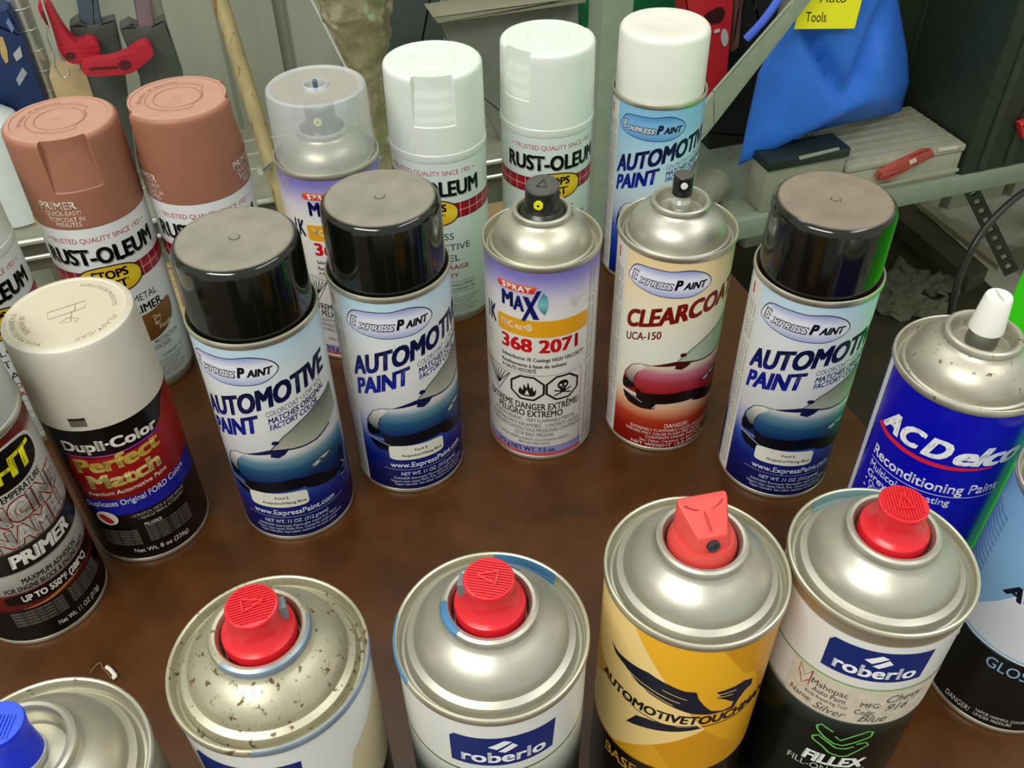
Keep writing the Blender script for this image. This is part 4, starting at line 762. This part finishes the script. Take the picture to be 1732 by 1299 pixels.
# can with blue tip, lower left
b0 = spray('spray_can', 'grey steel can with bright blue spray tip in the lower left corner', -145.8, 132.2, 0)
L = shell(b0, H, True, ML('label_olive', [(0, '#4c4a3a'), (120, '#6c6a58'), (152, '#8a887a')]), DULL, DOMEC)
art(L, 'label_edge', 'b0e', lambda: Art().line([(60, 150), (66, 130), (70, 100), (80, 70)], .8).line([(75, 150), (84, 120), (88, 80)], .5), ink('#c9c6b8'), 1)
add(b0, 'valve_stem', 'b0s', lathe([(6.6, H + 12), (7.6, H + 13), (7.4, H + 14.5), (5, H + 15), (0, H + 15)], 32), CLR)
t = add(b0, 'spray_tip', 'b0t', lathe([(0, H + 13.6), (6.4, H + 13.8), (6.9, H + 14.6), (6.4, H + 24), (6.6, H + 26), (7.2, H + 30.5), (7.0, H + 31.4), (6.4, H + 31.6), (0, H + 31.4)], 44), BLUEP)
add(t, 'rib', 'b0r', lambda: join(*[box(x - .2, x + .2, -4.6, 2.6, H + 31.3, H + 31.9) for x in [-4.2 + i * 1.05 for i in range(9)]]), BLUEP, False)
# ================================================================== behind the table: wire rack on the left
def pz(u, v, z):
    d = ray(u, v); k = (z - CH) / d[2]; return d[0] * k, d[1] * k, z
CHROME = M('chrome', '#c4c6bc', 0.2, 0.7, var=0.04); GREYGREEN = M('shelf_paint', '#8a9684', 0.5, 0.15, var=0.08, spots=('#6b5a3c', 0.27, 14))
rack = thing('wire_rack', 'chrome wire rack with ringed post standing behind the left cans', 'rack', -100, 1250, -750)
pa = at(28, 0, 1270)[0]
for i, aa in enumerate((pa, pa + 560)):
    if i == 0: po = part('post', tube([(aa, 1270, -750), (aa, 1270, 420)], 12.7, 20), CHROME, rack)
    else: po = part('post', tube([(aa, 1330, -750), (aa, 1330, -210)], 12.7, 20), CHROME, rack)
    if i == 0:
        for k in range(24): part('ring', ([(aa + r * math.cos(t), 1270 + r * math.sin(t), -330 + k * 25.4 + dz) for r, dz in ((12.6, -1.2), (13.5, 0), (12.6, 1.2)) for t in [j * math.pi / 10 for j in range(20)]], [(q * 20 + j, q * 20 + (j + 1) % 20, (q + 1) * 20 + (j + 1) % 20, (q + 1) * 20 + j) for q in (0, 1) for j in range(20)]), CHROME, po)
sh = part('shelf', box(-480, 408, 1124, 1330, -208, -200, 2), M('shelf_liner', '#8f907e', 0.5, 0.2, var=0.1, spots=('#6f6a52', .3, 12)), rack)
for b_, z_ in ((1118, -203), (1204, -202), (1248, -202), (1290, -202)): part('shelf_wire', tube([(-490, b_, z_), (410, b_, z_)], 4.2 if b_ == 1118 else 3.2, 10), CHROME, rack)
part('shelf_wire', tube([(-490, 1118, -226), (410, 1118, -226)], 3.4, 10), CHROME, rack)
part('shelf_front', box(-480, 408, 1126, 1132, -250, -208), M('shelf_dark', '#57564a', .6), rack)
part('shelf_wire', tube([at(440, 291, 1060), at(466, 270, 1110), at(480, 262, 1140)], 4.0, 10), CHROME, rack)
solo('wooden_plank', box(-520, 415, 985, 1110, -292, -262, 2), M('plank_tan', '#a38c62', .7, var=.2, scale=8, stretch=(1, 8, 8), spots=('#6f5c3c', .35, 9)), 'tan wooden plank lying low behind the back row of cans', 'plank')
part('plank_leg', box(-500, -470, 1000, 1090, -750, -292), m_leg, rack)
part('plank_leg', box(380, 408, 1000, 1090, -750, -292), m_leg, rack)
# leaning stick, thin rod, wrapped bundle
p0, p1 = Vector(at(372, 0, 1180)), Vector(at(478, 340, 1080)); dr = p1 - p0
q0, q1 = p0 - dr * 1.6, p1 + dr * ((-262 + 4 - p1.z) / dr.z)
solo('wooden_stick', tube([tuple(q0 + (q1 - q0) * t) for t in (0, .25, .5, .75, 1)], 9.8, 14), M('stick_wood', '#9e8e64', .6, var=.2, scale=14, stretch=(6, 6, .7), spots=('#7c5a2c', .34, 20)), 'long pale wooden stick leaning between the cans and the metal wall', 'stick')
p0, p1 = Vector(at(527, 0, 1400)), Vector(at(582, 108, 1380)); dr = p1 - p0; q1 = p1 + dr * ((-746 - p1.z) / dr.z)
solo('thin_rod', tube([tuple(p0 - dr * 2), tuple(q1)], 2.0, 8), M('rod_white', '#d2d2c6', .4), 'thin pale rod leaning against the corrugated wall', 'rod')
def bundle():
    v = []; f = []; n = 44; rows = 60
    spine = [((598, -60), 52), ((602, 0), 52), ((608, 40), 46), ((618, 90), 34), ((625, 130), 27), ((630, 180), 25), ((638, 240), 25), ((645, 300), 24), ((650, 345), 22)]
    for i in range(rows + 1):
        t = i / rows * (len(spine) - 1); k = min(int(t), len(spine) - 2); w = t - k
        u = spine[k][0][0] * (1 - w) + spine[k + 1][0][0] * w; vv = spine[k][0][1] * (1 - w) + spine[k + 1][0][1] * w; r = (spine[k][1] * (1 - w) + spine[k + 1][1] * w) * .80
        c = at(u, vv, 1080)
        for j in range(n):
            th = 2 * math.pi * j / n; s = 1 + .20 * noise.noise(Vector((math.cos(th) * 1.7, math.sin(th) * 1.7, i * .22))) + .10 * noise.noise(Vector((math.cos(th) * 4, math.sin(th) * 4, i * .5 + 9))) - .08 * abs(noise.noise(Vector((math.cos(th) * 6, math.sin(th) * 6, i * .16 - th))))
            v.append((c[0] + r * s * math.cos(th), c[1] + r * s * .55 * math.sin(th), c[2]))
    f = [(i * n + j, i * n + (j + 1) % n, (i + 1) * n + (j + 1) % n, (i + 1) * n + j) for i in range(rows) for j in range(n)] + [tuple(range(rows * n, rows * n + n))]
    dz = -262 - min(p[2] for p in v); lo = min(p[2] for p in v)
    return [(a_, b_, z_ + (dz if z_ <= lo + 1e-6 else 0)) for a_, b_, z_ in v], f
solo('wrapped_bundle', bundle(), M('plastic_wrap', '#8f8868', 0.1, .25, var=.22, scale=55, bump=1.0, coat=.8, spots=('#b9b49c', .38, 40)), 'khaki bundle wrapped in crinkled shiny plastic behind the clear capped can', 'bundle', angle=60)
# things on the rack at the far left
def flat(name, P, b, t, mat, label, cat): return solo(name, bevel(prism([az(u, v, b) for u, v in P], b, b + t), 1.5), mat, label, cat, angle=40)
bb = flat('blue_box', [(-40, 200), (-40, 30), (12, 14), (36, 60), (80, 180), (60, 225), (20, 240)], 1235, 60, M('box_navy', '#16305f', .45, var=.12), 'navy blue box with pale print behind the ringed chrome post', 'box')
bb_m = lambda P: prism([az(u, v, 1233.5) for u, v in P], 1233.5, 1234.9)
part('printed_mark', bb_m([(22, 92), (34, 78), (38, 96), (28, 104)]), ink('#aab0b4'), bb); part('printed_mark', bb_m([(27, 135), (38, 114), (46, 124), (33, 146)]), ink('#98a0aa'), bb); part('printed_mark', bb_m([(10, 38), (14, 30), (24, 48), (20, 56)]), ink('#6c7fa8'), bb)
part('printed_mark', bb_m([(0, 62), (5, 64), (12, 84), (14, 104), (10, 108), (2, 94), (0, 84)]), ink('#b7a268'), bb)
p = at(-14, 240, 1200)
solo('white_jug', ([(x + p[0], y + 1190, z - 200) for x, y, z in lathe([(0, 0), (40, 0), (44, 4), (44, 110), (40, 128), (24, 142), (24, 156), (0, 157)], 40)[0]], lathe([(0, 0), (40, 0), (44, 4), (44, 110), (40, 128), (24, 142), (24, 156), (0, 157)], 40)[1]), M('jug_white', '#cfd6d6', .4), 'white plastic jug at the far left edge of the rack', 'jug')
solo('wooden_batten', box(-420, -240, 1152, 1176, -200, -184, 1.5), M('batten_wood', '#b08a52', .65, var=.15, scale=20), 'short orange wooden batten on the rack shelf at the left edge', 'batten')
solo('cardboard_box', box(at(86, 130, 1225)[0], at(150, 130, 1225)[0], 1212, 1262, -200, at(110, 118, 1225)[2], 2), M('card_tan', '#b39c74', .7), 'small tan cardboard box between the ringed post and the clamps', 'box')
DARKJ = M('clamp_body', '#4a504a', .45, .2, var=.1); LEVER = M('lever_red', '#ae1a2e', .42, var=.08)
def clamp(label, bar, body, lever, slots, b, barmat):
    c = at(body[-1][0], body[-1][1], b); o = thing('bar_clamp', label, 'clamp', c[0], b + 10, -200, 'bar clamps on the rack')
    P = [az(u, v, b) for u, v in bar]; part('bar', bevel(prism(P, b + 4, b + 14), .8), barmat, o)
    part('jaw', bevel(prism([az(u, v, b) for u, v in body], b, b + 24), 1.2), DARKJ, o)
    lv = part('lever', bevel(prism([az(u, v, b - 22) for u, v in lever], b - 24, b - 4), 3.5, 3), LEVER, o, angle=60)
    for s in slots: part('slot', prism([az(u, v, b - 24.6) for u, v in s], b - 24.7, b - 23.8), M('slot_dark', '#4c0c14', .6), lv)
    return o
def oval(cx, cy, rx, ry, n=14): return [(cx + rx * math.cos(2 * math.pi * i / n), cy + ry * math.sin(2 * math.pi * i / n)) for i in range(n)]
clamp('dark clamp whose red lever points up and left', [(118, -60), (154, -60), (205, 215), (168, 215)], [(117, 44), (133, 33), (150, 44), (168, 42), (194, 34), (208, 95), (232, 300), (176, 300), (150, 165), (132, 100)],
      bow([(64, 8), (72, 4), (84, 9), (96, 30), (112, 55), (130, 72), (148, 67), (163, 72), (169, 84), (166, 98), (150, 104), (138, 108), (120, 106), (108, 98), (98, 80), (84, 48), (70, 28)], 3), [oval(119, 95, 9, 7), [(70, 20), (74, 20), (82, 40), (78, 42)]], 1215, M('bar_steel', '#5d6f80', .25, .8))
clamp('dark clamp whose red lever lies level with an oval hole', [(216, -60), (246, -60), (262, 60), (300, 250), (272, 250), (236, 60)], [(202, 48), (218, 39), (233, 46), (254, 47), (278, 34), (292, 74), (310, 128), (330, 300), (262, 300), (236, 130)],
      bow([(140, 108), (160, 104), (190, 100), (215, 90), (232, 78), (246, 73), (256, 80), (259, 92), (250, 102), (238, 112), (224, 122), (200, 126), (165, 128), (146, 126), (139, 118)], 3), [oval(211, 110, 11, 8.5), [(150, 115), (198, 112), (199, 116), (152, 119)]], 1180, M('bar_mauve', '#8d7480', .35, .5))
hk = solo('wire_hook', join(tube(curve_pts([at(66, -30, 1190), at(74, 10, 1188), at(84, 40, 1186), at(93, 70, 1184), at(100, 92, 1184), at(108, 104, 1186)], 5), 1.5, 8), tube(curve_pts([at(90, 90, 1184), at(92, 110, 1184), at(100, 126, 1184), at(108, 131, 1184), at(116, 126, 1184), at(115, 116, 1184)], 5), 1.4, 8), tube(curve_pts([at(78, 48, 1184), at(77, 58, 1184), at(80, 66, 1184), at(88, 88, 1186)], 5), 1.3, 8)), CHROME, 'thin chrome wire hook hanging beside the red levers', 'hook')
# dark board, sloping grey tray, green board
flat('slate_board', [(632, -60), (738, -60), (775, 300), (665, 330)], 1290, 25, M('board_slate', '#3f4a46', .5, var=.12), 'dark slate board between the wrapped bundle and the grey tray', 'board')
tr = thing('metal_tray', 'grey galvanised metal tray tipped on edge behind the white ribbed caps', 'tray', *[at(870, 200, 1160)[0], 1190, -200])
part('tray_face', bevel(prism([az(u, v, 1165) for u, v in [(733, 22), (978, -10), (984, 300), (880, 302), (800, 150), (757, 70)]], 1165, 1185), 1), M('tray_grey', '#7d8078', .5, .3, var=.1), tr)
part('tray_lit_lip', bevel(prism([az(u, v, 1160) for u, v in [(726, 20), (981, -14), (982, -4), (734, 31)]], 1140, 1190), 1), M('tray_lit_lip', '#9a9682', .45, .3), tr)  # lip coloured paler than the face, its lit look put into the colour
flat('green_board', [(974, -60), (1192, -60), (1180, 60), (1040, 70), (1026, 280), (990, 285)], 1195, 14, M('board_green', '#0f6a42', .45, var=.1), 'green plastic board standing behind the steel upright', 'board')

# ================================================================== steel shelving on the right
ub = 972
au = at(1049, 0, ub)[0]
shf = thing('steel_shelving', 'grey green steel shelving with upright and diagonal brace', 'shelf', 800, 1100, -750)
part('upright', box(au - 21, au + 17, ub, ub + 4, -750, 500, .8), GREYGREEN, shf); part('upright', box(au - 21, au - 17, ub + 4, ub + 40, -750, 500, .8), GREYGREEN, shf)
part('upright', box(1700, 1740, ub, ub + 40, -750, 500, .8), GREYGREEN, shf)
part('upright', box(au - 21, au + 17, 1360, 1400, -750, 500, .8), GREYGREEN, shf); part('upright', box(1700, 1740, 1360, 1400, -750, 500, .8), GREYGREEN, shf)
part('beam', box(au + 17, 1700, 955, 971, -298, -266, 1.5), GREYGREEN, shf)
part('deck', box(au - 10, 1700, 972, 1400, -276, -268, 1), M('deck_grey', '#7c8474', .55, .2, var=.14, spots=('#5c543c', .32, 10)), shf)
part('brace', bevel(prism([az(u, v, 962) for u, v in [(1350, -25), (1378, -25), (1200, 206), (1105, 318), (1085, 296), (1200, 150), (1332, -2)]], 950, 956), .6), M('brace_paint', '#97a08e', .5, .15, var=.08, spots=('#7c6c50', .25, 16)), shf)
# perforated strut under the beam: rails and bridges leave open slots
st = Vector((1644, 322)); en = Vector((1712, 462)); dd = (en - st); nn = Vector((dd.y, -dd.x)).normalized() * 13; pcs = []
for s0, s1, t0, t1 in [(-1, -.38, 0, 1), (.38, 1, 0, 1)] + [(-.38, .38, i / 9 + .055, (i + 1) / 9) for i in range(9)] + [(-.38, .38, 0, .02)]:
    Q = [st + dd * t0 + nn * s0, st + dd * t1 + nn * s0, st + dd * t1 + nn * s1, st + dd * t0 + nn * s1]; pcs.append(prism([az(q.x, q.y, 1150) for q in Q], 1150, 1153))
part('perforated_strut', join(*pcs), M('strut_dark', '#3a4134', .5, .3), shf, False)
a0, _, z0 = at(1439, 262, 962); a1 = at(1634, 241, 962)[0]; zt = at(1634, 243, 962)[2]
tb = thing('tool_case', 'ribbed aluminium tool case with a red latch on the steel shelf', 'tool case', (a0 + a1) / 2, 1025, -266)
ALU = M('case_alu', '#adab98', .45, .3, var=.08); part('case_body', box(a0, a1, 962, 1090, -266, zt - 12, 2), ALU, tb); part('case_lid', box(a0 - 1, a1 + 1, 960, 1092, zt - 11, zt, 2), ALU, tb)
for i in range(7): part('rib', box(a0 + 3, a1 - 3, 970 + i * 17, 976 + i * 17, zt, zt + 2.2, .5), ALU, tb)
part('rib', box(a0, a1, 958, 962, -258, -254), ALU, tb)
part('latch', bevel(prism([az(u, v, 955) for u, v in [(1482, 304), (1488, 290), (1530, 268), (1560, 254), (1576, 252), (1580, 262), (1545, 280), (1500, 304)]], 952, 960), 1), M('latch_red', '#a8463a', .5, var=.12), tb)
part('badge', prism([az(u, v, 958) for u, v in [(1588, 252), (1620, 247), (1620, 252), (1588, 257)]], 958.5, 960.2), M('badge_pale', '#cfcdb6', .4), tb)
part('badge', prism([az(u, v, 952) for u, v in [(1537, 272), (1549, 267), (1550, 273), (1539, 278)]], 951, 952.2), M('badge_pale', '#cfcdb6', .4), tb)
a0 = at(1298, 296, 962)[0]; a1 = at(1434, 265, 962)[0]; zt = at(1437, 249, 962)[2]
bx = thing('black_case', 'low black case with pale front under the blue bag', 'case', (a0 + a1) / 2, 984, -266)
part('case_body', box(a0, a1, 964, 1004, -266, zt - 14, 1.5), M('case_pale', '#8d8f7c', .5, var=.1), bx); part('case_lid', box(a0 - 2, a1 + 1, 960, 1008, zt - 14, zt, 2), M('case_black', '#1d2720', .4), bx)
part('badge', prism([az(u, v, 958) for u, v in [(1352, 266), (1420, 250), (1421, 254), (1354, 271)]], 959, 960.2), M('badge_dim', '#9aa08c', .4), bx)
pc = at(1192, 292, 990); pr = [(18, 0), (24, 0), (24, 90), (18, 90)]
pv, pf = lathe(pr, 32, closed=True); ca, sa = math.cos(-.5), math.sin(-.5)
solo('steel_pipe', ([(pc[0] + (-z + 45) * ca + x * sa, 1000 + (-z + 45) * sa * -1 - x * ca * -1, -268 + 24 + y) for x, y, z in pv], pf), M('pipe_grey', '#8f9180', .45, .4, var=.12), 'short grey steel pipe lying on the shelf behind the clearcoat can', 'pipe')
# blue bag
def bag():
    Lp = [(1252, 282), (1267, 205), (1285, 125), (1325, 45), (1368, -50)]; Rp = [(1524, 188), (1538, 140), (1535, 90), (1519, 0), (1508, -50)]
    m, n = 36, 26; V = []; Fc = []
    def lerp(P, t): t *= len(P) - 1; k = min(int(t), len(P) - 2); w = t - k; return P[k][0] * (1 - w) + P[k + 1][0] * w, P[k][1] * (1 - w) + P[k + 1][1] * w
    for side in (0, 1):
        for j in range(n + 1):
            t = j / n; l = lerp(Lp, t); r = lerp(Rp, t)
            for i in range(m + 1):
                s = i / m; u = l[0] + (r[0] - l[0]) * s; v_ = l[1] + (r[1] - l[1]) * s + 18 * math.sin(math.pi * s) * (1 - t) ** 2
                edge = min(1, 6 * min(s, 1 - s)) * min(1, 5 * t + .15)
                vc = 276 - (u - 1255) * .62 if u < 1425 else 171 - (u - 1425) * .28
                below = max(0, (v_ - vc) / 60)
                vee = math.exp(-((u - (1352 + (v_ - 40) * .5)) / 13) ** 2) + math.exp(-((u - (1492 - (v_ - 0) * .42)) / 15) ** 2)
                fold = 5 * noise.noise(Vector((s * 3.2 + t * 1.5, t * 2.4, 3))) - 20 * vee * (v_ < 178) * min(1, (185 - v_) / 60)
                b = 1004 - (20 + fold) * edge + 58 * min(1, below) * (1 - s ** 3) + 75 * max(0, (s - .76) / .24) ** 1.3
                if side: b = b + 4 + 105 * min(1, 2.6 * s * (1 - s)) * min(1, .35 + 2 * t)
                p = at(u, v_, 1004 + (75 * max(0, (s - .76) / .24) ** 1.3)); V.append((p[0], b, p[2]))
    N = (m + 1) * (n + 1); g = lambda sd, j, i: sd * N + j * (m + 1) + i
    for j in range(n):
        for i in range(m):
            Fc.append((g(0, j, i), g(0, j, i + 1), g(0, j + 1, i + 1), g(0, j + 1, i))); Fc.append((g(1, j, i), g(1, j + 1, i), g(1, j + 1, i + 1), g(1, j, i + 1)))
    for i in range(m): Fc.append((g(0, 0, i), g(1, 0, i), g(1, 0, i + 1), g(0, 0, i + 1))); Fc.append((g(0, n, i), g(0, n, i + 1), g(1, n, i + 1), g(1, n, i)))
    for j in range(n): Fc.append((g(0, j, 0), g(0, j + 1, 0), g(1, j + 1, 0), g(1, j, 0))); Fc.append((g(0, j, m), g(1, j, m), g(1, j + 1, m), g(0, j + 1, m)))
    return V, Fc
bagv = bag()
bg_o = thing('cloth_bag', 'bright blue cloth bag with a yellow note stuck on it', 'bag', at(1390, 250, 1040)[0], 1040, min(p[2] for p in bagv[0]))
part('bag_body', bagv, M('bag_blue', '#2b72e0', .65, var=.07, scale=500, bump=.15), bg_o, angle=70)
part('strap', tube(curve_pts([at(1262, 66, 990), at(1290, 36, 985), at(1318, -4, 985), at(1340, -50, 990)], 6), 5, 8), M('strap_blue', '#4a6ae0', .6), bg_o)
nt_ = solo('sticky_note', prism([az(u, v, 972) for u, v in [(1343, 49), (1445, 48), (1466, -32), (1364, -31)]], 971.6, 972.4), M('note_yellow', '#fff41e', .6, var=.02), 'yellow sticky note with handwritten tools on the blue bag', 'note', smooth=False)
A = Art(flat=True); A.text('Auto', 1386, -4, 15, 1432, shear=.15, bold=-.01); A.text('Tools', 1364, -37, 17, 1398, shear=.2, bold=-.01)
def note_map(x, y):
    p = at(x, -y, 971.3); o = ORG[nt_.name]; return p[0] - o[0], p[1] - o[1], p[2] - o[2]
link('handwriting', A.mesh('handwriting', ink('#2b2b10'), mapf=note_map, slice=False), nt_)
# dark panel, red box, black bag side
dp = thing('dark_backboard', 'dark green ribbed backboard standing on the steel shelf at the right', 'backboard', 1150, 1150, -268)
PAN = M('panel_dark', '#232d1c', .55, var=.15)
x0, x1 = at(1400, 200, 1130)[0], 1390
part('panel_face', box(x0, x1, 1130, 1142, -268, 420, 1), PAN, dp)
for i in range(6): part('panel_rib', box(x0 + 60 + i * 62, x0 + 78 + i * 62, 1122, 1131, -268, 420, 1.5), M('panel_rib', '#2b3526', .5, var=.1), dp)
rb = flat('red_box', [(1150, -60), (1246, -60), (1236, 60), (1228, 150), (1196, 200), (1180, 120)], 1100, 40, M('box_red', '#c4262a', .45, var=.08), 'red box with black and white shapes beyond the white cap', 'box')
rb_m = lambda P: prism([az(u, v, 1098) for u, v in P], 1098, 1099.6)
part('printed_mark', rb_m(bow([(1192, 28), (1204, 18), (1220, 12), (1226, 22), (1218, 38), (1200, 38)], 3)), ink('#3c1a18'), rb); part('printed_mark', rb_m(oval(1226, 64, 6, 15)), ink('#b9b3b0'), rb); part('printed_mark', rb_m([(1208, 52), (1218, 49), (1217, 54), (1209, 57)]), ink('#c9c0bc'), rb)
flat('brown_board', [(1247, -60), (1262, -60), (1250, 80), (1238, 90)], 1120, 30, M('board_brown', '#6c4a40', .6), 'narrow brown board edge between the red box and the diagonal brace', 'board')
flat('black_sack', [(1268, -20), (1330, -40), (1300, 90), (1280, 230), (1248, 290), (1205, 300), (1196, 225), (1215, 130)], 1156, 60, M('sack_black', '#1b1f17', .6, var=.15), 'black sack slumped behind the diagonal brace', 'sack')
x0 = at(1634, 241, 962)[0] + 5
cr = thing('dark_crate', 'tall dark green crate on the shelf front right of the tool case', 'crate', (x0 + 1400) / 2, 1050, -266)
part('crate_body', box(x0, 1400, 957, 1118, -266, 420, 3), PAN, cr)
for i in range(3): part('crate_rib', box(x0 + 26 + i * 46, x0 + 40 + i * 46, 954, 958, -262, 416, 1.5), M('panel_rib', '#2b3526', .5, var=.1), cr)
part('handle', bevel(prism([az(u, v, 945) for u, v in [(1724, 210), (1770, 196), (1774, 238), (1728, 234)]], 942, 955), 1.5), M('handle_red', '#c42a2c', .4), cr)

# ================================================================== floor beyond the table
def on_floor(P, z0, z1):
    Q = [pz(u, v, z1) for u, v in P]; n = len(Q); t = tessellate_polygon([[Vector((q[0], q[1], 0)) for q in Q]])
    return [(q[0], q[1], z1) for q in Q] + [(q[0], q[1], z0) for q in Q], [tuple(x) for x in t] + [tuple(n + i for i in reversed(x)) for x in t] + [(i, (i + 1) % n, n + (i + 1) % n, n + i) for i in range(n)]
solo('dark_floor_sheet', on_floor([(1180, 420), (1360, 372), (1520, 345), (1590, 400), (1660, 470), (1760, 560), (1760, 900), (1300, 900), (1180, 640)], -749.5, -738), M('sheet_dark', '#35301c', .8, var=.25, scale=14), 'dark brown sheet over the floor beside the table', 'mat', smooth=False)  # thin dark sheet laid over a darker stretch of floor
solo('timber_board', on_floor([(1500, 352), (1545, 343), (1672, 455), (1640, 470)], -738, -700), M('timber_dark', '#4a4634', .7, var=.2, scale=20), 'dark timber board lying on the floor under the shelf', 'board', smooth=False)
solo('wooden_lath', on_floor([(1552, 342), (1566, 338), (1700, 440), (1690, 450)], -700, -688), M('lath_pale', '#a8a088', .7, var=.15), 'pale wooden lath along the dark timber on the floor', 'lath', smooth=False)
def scrap(cx, cy, sz, seed):
    c = pz(cx, cy, -735); v = []; f = []; n = 9
    for i in range(n + 1):
        for j in range(n + 1):
            x = (i / n - .5) * sz; y = (j / n - .5) * sz * .6; w = noise.noise(Vector((x * .05 + seed * 7, y * .06, seed))); w2 = noise.noise(Vector((x * .05, y * .06 + seed * 3, 5)))
            ca, sa = math.cos(seed), math.sin(seed); x, y = x * ca - y * sa, x * sa + y * ca
            v.append((c[0] + x + w2 * 18, c[1] + y + w * 18, -735 + 14 + w * 14 + abs(w2) * 8))
    f = [(i * (n + 1) + j, (i + 1) * (n + 1) + j, (i + 1) * (n + 1) + j + 1, i * (n + 1) + j + 1) for i in range(n) for j in range(n)]
    lo = min(p[2] for p in v); v = [(x, y, z - lo - 737.5) for x, y, z in v]
    m_ = len(v); v2 = v + [(x, y, z + 1.2) for x, y, z in v]; return v2, f + [tuple(m_ + i for i in reversed(p)) for p in f]
for i, (u, v_, sz, lb) in enumerate([(1530, 478, 130, 'crumpled pale paper scrap nearest the hose'), (1488, 512, 105, 'crumpled grey paper scrap at the left of the floor litter'), (1556, 524, 120, 'largest crumpled grey paper scrap on the dark sheet'), (1592, 486, 80, 'small crumpled paper scrap right beside the hose')]):
    solo('paper_scrap', scrap(u, v_, sz, i + .6), M('paper_grey', '#605e4e', .7, var=.2, scale=30), lb, 'paper scrap', 'paper scraps on the floor', smooth=False)
hose = [at(1790, 296, 930), at(1732, 325, 920), at(1690, 360, 910), at(1655, 402, 900), at(1630, 450, 890), at(1614, 500, 880), at(1606, 545, 880), at(1602, 600, 880)]
hz = hose[-1]; hose += [(hz[0] + 4, hz[1] + 10, -600), (hz[0] + 60, hz[1] + 40, -728), (hz[0] + 160, hz[1] + 60, -730)]
hp = hose[0]; hose = [(hp[0] + 240, hp[1] + 20, -80), (hp[0] + 120, hp[1] + 8, hp[2] + 40)] + hose
solo('rubber_hose', tube(curve_pts(hose, 8), 5.4, 12), M('rubber_black', '#232a24', .3, var=.1), 'black rubber hose curving down to the floor at the right', 'hose')
# bright green bin beside the table, its unseen front extended to strengthen green reflections
gb = thing('green_bin', 'bright green plastic bin standing right of the table at the photo edge', 'bin', 700, 420, -750)
GRN = M('bin_green', '#3be010', .4, var=.03)
part('bin_body', box(566, 880, 130, 455, -750, 190, 8), GRN, gb); part('bin_lid', box(560, 886, 124, 461, 190, 215, 6), GRN, gb)
# scrap and hair on the table
c = [pz(u, v_, 1.6) for u, v_ in [(180, 1128), (186, 1132), (192, 1139), (195, 1144), (190, 1147)]]
solo('plastic_scrap', tube(curve_pts(c, 4), [1.1] * 17, 8), M('scrap_white', '#d8d2c8', .4), 'tiny curled white plastic scrap on the table near the blue tip', 'scrap')
c = [pz(u, v_, .5) for u, v_ in [(152, 1138), (160, 1128), (169, 1121), (174, 1130), (182, 1138), (188, 1148)]]
solo('loose_thread', tube(curve_pts(c, 4), .25, 5), M('thread_tan', '#8a7256', .6), 'thin tan thread lying on the table beside the white scrap', 'thread')
